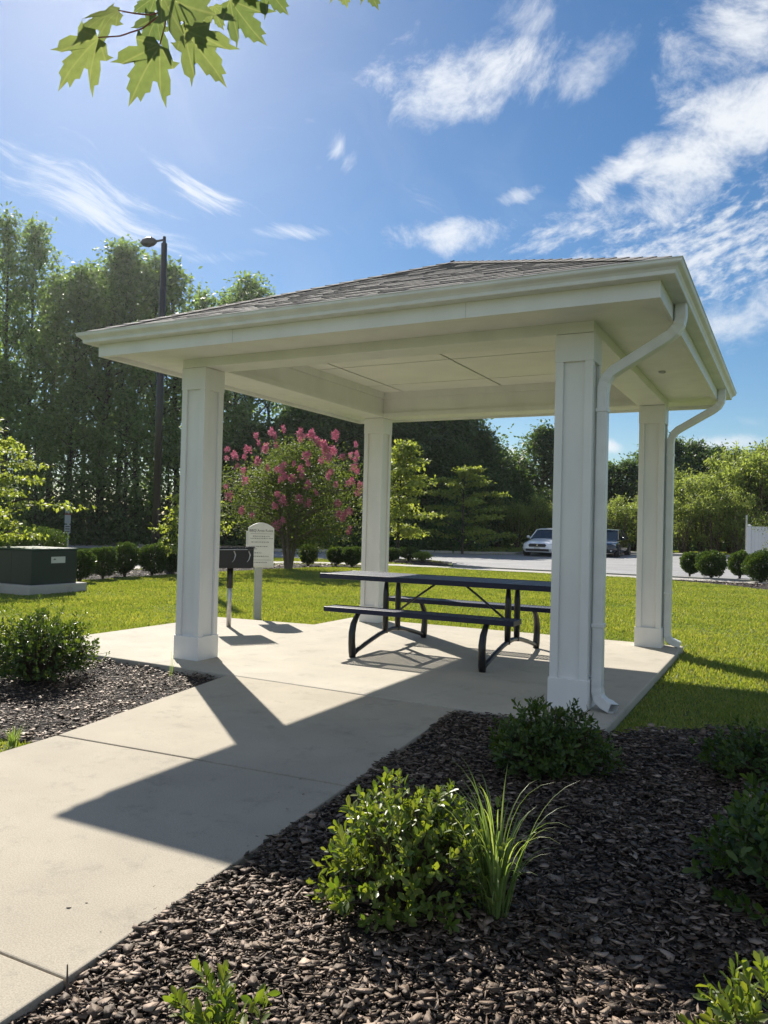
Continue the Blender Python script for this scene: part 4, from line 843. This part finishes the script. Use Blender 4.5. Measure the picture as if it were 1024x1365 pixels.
# crape myrtle with pink flower heads
cm = limb_tree('crape_myrtle', 'crape myrtle covered in pink flower clusters behind the rules sign', 'flowering tree', 4.15, 2.3, 84, 32000, M['lf_crape'], M['smoothbark'], .045, .20, .075, 'ovoid', clump=.80, multi=6, seed=41, upang=.35, spread=1.3)
CX, CY, CZ = at(386, 24.2); place(cm, (CX, CY, CZ), 0)
fl = [(232, 565), (241, 582), (262, 572), (240, 573), (312, 605), (303, 598), (330, 598), (345, 590), (362, 575), (366, 580), (378, 571), (400, 575), (414, 579), (425, 590), (432, 592), (447, 582), (474, 592), (444, 600), (437, 608), (468, 606), (476, 604), (472, 622), (477, 628), (470, 640), (478, 655), (421, 656), (460, 684), (452, 685), (458, 689), (466, 706), (326, 639), (306, 660), (336, 686), (322, 680), (302, 610), (355, 596), (342, 580), (398, 664), (366, 674), (404, 580), (422, 586), (352, 598), (480, 645), (475, 610), (410, 645)]
fl = fl[4:]+[(int(rng.uniform(310, 480)), int(rng.uniform(575, 640))) for _ in range(34)]+[(int(rng.uniform(300, 485)), int(rng.uniform(640, 715))) for _ in range(12)]
prot = None; Fc = unit(np.array([cf_[0], cf_[1], 0]))
for px, py in fl:
    d = ray(px, py); d = d/np.hypot(d[0], d[1]); rr_ = min(1, math.hypot((px-388)/98, (py-655)/88)); dep = 24.2-2.15*math.sqrt(1-rr_*rr_)-rng.uniform(0, .3)
    P = CAM+d*dep
    if prot is None:
        n = 150; dd_ = dirs(n, .3)*rng.random((n, 1))**.5*np.array([.07, .07, .12])+np.array([[0, 0, 0], [.07, .03, -.05], [-.05, -.06, -.04]])[rng.integers(0, 3, n)]; prot = leaves('flower_cluster', dd_, dirs(n), dirs(n), .04, .036, M['flower'], cm); o = prot
    else: o = prot.copy(); sc.collection.objects.link(o); o.parent = cm
    o.location = (P[0]-CX, P[1]-CY, P[2]-CZ); o.rotation_euler = (rng.uniform(-.4, .4), rng.uniform(-.4, .4), rng.uniform(0, 6)); s = rng.uniform(.65, 1.15); o.scale = (s, s, s)
# small pink crape myrtle peeking in at the right edge
place(limb_tree('crape_myrtle', 'thin shrub with faint pink blooms in front of the white fence at the right edge', 'shrub', 2.6, 1.0, 20, 2600, M['lf_crape'], M['smoothbark'], .03, .1, .08, 'vase', clump=.4, multi=3, seed=43, upang=.8), at(1042, 36), 0)

# clipped hedge bushes
HG = 'clipped bushes in the row along the lawn'
hb = [(-6, 21, .62, .98, 'round clipped bush at the left edge behind the utility cabinet'), (52, 20.3, .58, 1.13, 'clipped bush rising behind the utility cabinet lid'), (108, 18.6, .33, .72, 'small clipped bush touching the right side of the utility cabinet'),
      (139, 19.6, .32, .76, 'rounded clipped bush second to the right of the utility cabinet'), (168, 20.4, .35, .84, 'square-topped clipped bush third to the right of the utility cabinet'), (205, 20.8, .36, .80, 'clipped bush in front of the lamp pole base'), (232, 21.5, .40, 1.02, 'tall clipped bush half hidden by the left front column'),
      (412, 26.3, .27, .70, 'narrow upright clipped bush right of the crape myrtle trunks'), (449, 26.6, .30, .64, 'left bush of the touching pair beside the back column'), (471, 26.2, .30, .66, 'right bush of the touching pair beside the back column'), (522, 30, .3, .55, 'small dark bush just behind the back column foot')]
for i, (px, d, r, h, lab) in enumerate(hb): hedge_bush('clipped_bush', lab, at(px, d), r*(.86 if 100 < px < 240 else 1), h*(.95 if 100 < px < 240 else 1), int(9000*r/.35), M['lf_box'], .042, HG, sq=2.6+.8*(i % 2))
hb2 = [(921, 27.3, .30, .78, 'small rounded bush leftmost in the right mulch bed'), (949, 26.4, .44, .86, 'widest rounded bush second from left in the right mulch bed'), (987, 27.6, .34, .86, 'upright bush third from left in the right mulch bed'), (1016, 25.6, .46, .90, 'dense bush at the right edge of the far mulch bed')]
for (px, d, r, h, lab) in hb2: hedge_bush('clipped_bush', lab, at(px, d), r, h, int(9000*r/.35), M['lf_box'], .048, 'rounded bushes in the right mulch bed', sq=2.2, loose=.05)
hedge_bush('low_bush', 'low dark bush on the kerbed island bed by the road', at(545, 32), .42, .55, 3000, M['lf_box'], .06, sq=2.2)
x, y, z = at(564, 31.5); hedge_bush('flowering_tuft', 'pale tufted plant beside the low dark bush on the island bed', (x, y, z), .35, .38, 1400, M['lf_willow'], .07, sq=2, cat='plant', loose=.3)

# ------------------------------------------------------------------ foreground shrubs
twig_bush('round_shrub', 'dark glossy rounded shrub in the left mulch bed by the path', (-.55, -1.38, GZ+.01), .49, .60, 900, 7, M['lf_bush'], .042)
twig_bush('leafy_shrub', 'bright green sunlit leafy shrub beside the tuft of long grass', (3.98, -3.42, GZ+.01), .36, .46, 430, 7, M['lf_bright'], .042, lean=(-.02, 0))
twig_bush('leafy_shrub', 'shaded dark green shrub in front of the near right column', (3.97, -1.55, GZ+.01), .38, .40, 520, 7, M['lf_bush'], .042)
twig_bush('leafy_shrub', 'small shaded shrub at the right edge nearest the lawn', (5.02, -1.10, GZ+.01), .30, .32, 260, 7, M['lf_bush'], .042)
twig_bush('leafy_shrub', 'large-leaved shaded shrub at the right edge of the bed', (5.22, -2.62, GZ+.01), .40, .40, 260, 7, M['lf_bush'], .055)
twig_bush('sprig_plant', 'fresh green sprigs poking out of the mulch at the bottom left', (3.97, -4.46, GZ+.03), .17, .25, 26, 9, M['lf_bright'], .045, cat='plant', upk=.9)
twig_bush('sprig_plant', 'yellow-green sprigs poking up in the bottom right corner', (5.15, -3.76, GZ+.01), .19, .28, 60, 8, M['lf_bright'], .042, cat='plant', upk=.9)
# tuft of long arching grass
def tuft(name, label, loc, nb, lmin, lmax, mt, w=.008, seed=1, cat='grass'):
    g_ = np.random.default_rng(seed); NS = 12; V = []; 
    for k in range(nb):
        a = g_.uniform(0, 6.28); L = g_.uniform(lmin, lmax); lean = g_.uniform(.03, .58); curl = g_.uniform(1.6, 4.2)*(lean+.5)
        p = np.array([math.cos(a)*g_.uniform(0, .035), math.sin(a)*g_.uniform(0, .035), 0.]); th = lean*.45; side = np.array([-math.sin(a), math.cos(a), 0])
        for i in range(NS):
            t = i/(NS-1); ww = w*(1-t**2.5)*(.6+.4*min(1, t*4))+.0004
            dirv = np.array([math.cos(a)*math.sin(th), math.sin(a)*math.sin(th), math.cos(th)]); nrm = np.cross(side, dirv)
            V += [p-side*ww/2, p+nrm*ww*.18, p+side*ww/2]
            p = p+dirv*L/(NS-1); th = min(2.7, th+curl*t*t*.42*3/(NS-1)*2.0)
            if p[2] < .004: p[2] = .004
    F = [f for i in range(NS-1) for f in ((i*3, i*3+1, i*3+4, i*3+3), (i*3+1, i*3+2, i*3+5, i*3+4))]
    return tag(np_mesh(name, np.array(V), F, NS*3, nb, mt, None, True, loc), label, cat)
tuft('grass_tuft', 'tuft of long arching pale green grass blades beside the bright shrub', (4.30, -3.40, GZ+.01), 95, .26, .64, M['blade'], .0085, 5)
tuft('weed_tuft', 'small weedy grass patch at the path edge on the left', (.98, -2.80, GZ+.01), 60, .05, .16, M['blade'], .005, 6)
tuft('weed_tuft', 'tiny grass sprout growing at the right edge of the path', (3.26, -3.28, GZ+.01), 16, .04, .09, M['blade'], .003, 8)
tuft('weed_tuft', 'single thin grass sprout in front of the left front column', (.24, -.62, GZ+.01), 5, .12, .3, M['blade'], .003, 9)
# dead stick at the path corner, red tag in the bed, loose twigs
b = MB(); b.tube([(3.40, -4.50, GZ), (3.385, -4.47, .0), (3.35, -4.44, .045)], [.005, .0035, .002], 6); b.tube([(3.385, -4.47, .0), (3.40, -4.44, .03)], [.004, .002], 5); tag(b.build('dead_stick', M['stem']), 'dead stick poking up at the corner joint of the path', 'stick')
b = MB(); b.tube([(4.93, -2.40, -.03), (4.96, -2.42, -.02), (4.995, -2.45, -.03)], [.004, .006, .003], 6, squash=(1.4, .6)); m_red = mat('red_plastic', (.55, .04, .02), .4); tag(b.build('plastic_tag', m_red), 'small red plastic tag lying in the shaded mulch', 'tag')

# ------------------------------------------------------------------ maple branch overhead
def outline():
    h = [(0, 0), (.16, -.05), (.34, .06), (.45, .01), (.42, .15), (.33, .23), (.46, .33), (.57, .52), (.52, .58), (.62, .74), (.47, .66), (.38, .59), (.27, .50), (.20, .53), (.24, .70), (.17, .76), (.16, .92), (.07, .88), (0, 1.10)]
    return h+[(-x, y*(.97 if i % 3 else 1.04)) for i, (x, y) in enumerate(h[-2:0:-1])]
OUT = outline()
def P3(px, py, dist): d = ray(px, py); return CAM+d/np.linalg.norm(d)*dist
br = thing('maple_branch', 'maple branch tip with backlit lobed leaves hanging into the top left of the sky', 'branch', tuple(P3(222, -60, 1.95)))
def maple_mat():
    m, t, b = newmat('maple_leaf_veined'); L = t.links.new
    def mth(op, *a):
        n = t.nodes.new('ShaderNodeMath'); n.operation = op
        for i, v in enumerate(a):
            if isinstance(v, (int, float)): n.inputs[i].default_value = v
            else: L(v, n.inputs[i])
        return n.outputs[0]
    uv = t.nodes.new('ShaderNodeUVMap'); sp = t.nodes.new('ShaderNodeSeparateXYZ'); L(uv.outputs[0], sp.inputs[0])
    x = mth('ABSOLUTE', sp.outputs[0]); y = sp.outputs[1]; v = None
    for ang in (0, 34, 68):
        d = mth('ABSOLUTE', mth('SUBTRACT', mth('MULTIPLY', x, math.cos(R_(ang))), mth('MULTIPLY', y, math.sin(R_(ang)))))
        v = d if v is None else mth('MINIMUM', v, d)
    w = t.nodes.new('ShaderNodeTexWave'); w.inputs['Scale'].default_value = 4.5; w.inputs['Distortion'].default_value = 2.5; mp = t.nodes.new('ShaderNodeMapping'); mp.inputs['Rotation'].default_value = (0, 0, R_(50)); L(uv.outputs[0], mp.inputs[0]); L(mp.outputs[0], w.inputs['Vector'])
    r = t.nodes.new('ShaderNodeMapRange'); L(v, r.inputs[0]); r.inputs[1].default_value = .004; r.inputs[2].default_value = .022; r.inputs[3].default_value = 1; r.inputs[4].default_value = 0
    g = t.nodes.new('ShaderNodeObjectInfo'); cr = t.nodes.new('ShaderNodeValToRGB'); e = cr.color_ramp.elements; e[0].color = (.07, .105, .04, 1); e[1].color = (.12, .155, .06, 1); L(g.outputs['Random'], cr.inputs[0])
    n = t.nodes.new('ShaderNodeTexNoise'); n.inputs['Scale'].default_value = 6; n.inputs['Detail'].default_value = 5; L(uv.outputs[0], n.inputs['Vector'])
    m0 = t.nodes.new('ShaderNodeMixRGB'); m0.blend_type = 'OVERLAY'; m0.inputs[0].default_value = .35; L(cr.outputs[0], m0.inputs[1]); L(n.outputs[0], m0.inputs[2])
    m00 = t.nodes.new('ShaderNodeMixRGB'); m00.blend_type = 'MULTIPLY'; m00.inputs[0].default_value = .0; L(m0.outputs[0], m00.inputs[1]); L(w.outputs[0], m00.inputs[2])
    m1 = t.nodes.new('ShaderNodeMixRGB'); L(mth('MULTIPLY', r.outputs[0], .28), m1.inputs[0]); L(m00.outputs[0], m1.inputs[1]); m1.inputs[2].default_value = (.24, .25, .12, 1)
    L(m1.outputs[0], b.inputs['Base Color']); b.inputs['Roughness'].default_value = .5
    tr = t.nodes.new('ShaderNodeBsdfTranslucent'); m2 = t.nodes.new('ShaderNodeMixRGB'); m2.blend_type = 'MULTIPLY'; m2.inputs[0].default_value = 1; m2.inputs[2].default_value = (1.7, 1.6, 1.1, 1); L(m1.outputs[0], m2.inputs[1]); L(m2.outputs[0], tr.inputs[0])
    mx_ = t.nodes.new('ShaderNodeMixShader'); mx_.inputs[0].default_value = .6; L(b.outputs[0], mx_.inputs[1]); L(tr.outputs[0], mx_.inputs[2]); L(mx_.outputs[0], t.nodes['Material Output'].inputs[0])
    return m
M['maplev'] = maple_mat()
def maple_leaf(a, t, w, dist, tilt, dd=.0):
    A_ = P3(*a, dist); B_ = P3(*t, dist+dd); L = np.linalg.norm(B_-A_); Y = unit(B_-A_); view = unit(A_-CAM)
    X = unit(np.cross(Y, view)); X = unit(X*math.cos(tilt)+view*math.sin(tilt)); Z = np.cross(X, Y)
    wd = w*.76/FPX*dist/1.25/math.cos(tilt); c1, c2, c3, ph = rng.uniform(.12, .42), rng.uniform(.05, .30), rng.uniform(.02, .07), rng.uniform(0, 6)
    n = len(OUT); v = []; uvs = []; R3 = (0.0, .3, .6, .85, 1.0)
    for k, f in enumerate(R3):
        for x, y in OUT:
            xx, yy = x*f, .25*(1-f)+y*f
            z = -c1*abs(xx)**1.4-c2*yy**2+c3*math.sin(5*xx+6*yy+ph)*f
            v.append(A_+X*xx*wd+Y*yy*L/1.1+Z*z*L); uvs.append((xx, yy))
    m = MB(); m.v = [tuple(p) for p in v]
    m.f = [(k*n+i, k*n+(i+1) % n, (k+1)*n+(i+1) % n, (k+1)*n+i) for k in range(len(R3)-1) for i in range(n)]
    o = m.build('leaf', M['maplev'], br, smooth=True, recalc=False); ul = o.data.uv_layers.new(name='UVMap')
    for lp in o.data.loops: ul.data[lp.index].uv = uvs[lp.vertex_index]
    return A_
lv = [((131, 50), (72, 108), 78, 1.95, .5, .03), ((158, 14), (86, 40), 40, 1.98, 1.05, 0), ((213, 60), (168, 134), 95, 1.9, .25, .02), ((210, 22), (184, 68), 60, 2.02, .6, 0), ((246, 38), (300, 118), 92, 1.92, .35, 0.02),
      ((255, 20), (263, 60), 48, 2.05, .2, 0), ((215, -8), (285, 30), 120, 1.88, .5, 0), ((306, 0), (352, 62), 80, 2.0, .3, .02), ((207, -4), (174, 14), 45, 2.05, .4, 0), ((284, 8), (296, 42), 40, 2.06, .3, 0), ((352, -22), (384, 22), 66, 2.0, .2, 0), ((452, -28), (463, 12), 50, 2.02, .2, 0), ((488, -30), (502, 16), 46, 2.02, .3, 0), ((320, -30), (340, 12), 60, 2.03, .3, 0)]
for l in lv: maple_leaf(*l)
b = MB(); J = (222, 14)
def pet(m, pts, r0, r1): 
    k = len(pts); m.tube([tuple(P3(x, y, 1.95)) for x, y in pts], np.linspace(r0, r1, k).tolist(), 6)
pet(b, [(300, -120), (262, -55), (232, -20), J], .0045, .003); pet(b, [(262, -55), (330, -45), (420, -50), (480, -44)], .003, .002)
b.build('twig', M['stem'], br, smooth=True)
for ps_ in ([J, (190, 38), (160, 48), (131, 50)], [J, (200, 20), (180, 18), (158, 14)], [J, (220, 35), (213, 60)], [J, (216, 18), (210, 22)], [(235, 0), (245, 22), (246, 38)], [(235, 0), (250, 10), (255, 20)], [(215, -20), (212, -10), (207, -4)], [(270, -50), (296, -25), (306, 0)], [(330, -45), (345, -35), (352, -22)], [(420, -50), (440, -40), (452, -28)], [(480, -44), (488, -30)]):
    m = MB(); pet(m, ps_, .0018, .0013); m.build('petiole', M['redstem'], br, smooth=True)

# ------------------------------------------------------------------ haze volume, added to imitate a lens-flare veil
hz = MB().box(-160, 120, -40, 170, -2.0, 30)
hm = bpy.data.materials.new('flare_veil_haze'); hm.use_nodes = True; ht = hm.node_tree; ht.nodes.clear()
pv = ht.nodes.new('ShaderNodeVolumePrincipled'); pv.inputs['Color'].default_value = (.93, .96, 1, 1); pv.inputs['Density'].default_value = HAZE; pv.inputs['Anisotropy'].default_value = .78
ho_ = ht.nodes.new('ShaderNodeOutputMaterial'); ht.links.new(pv.outputs[0], ho_.inputs['Volume'])
tag(hz.build('haze', hm), kind='stuff')
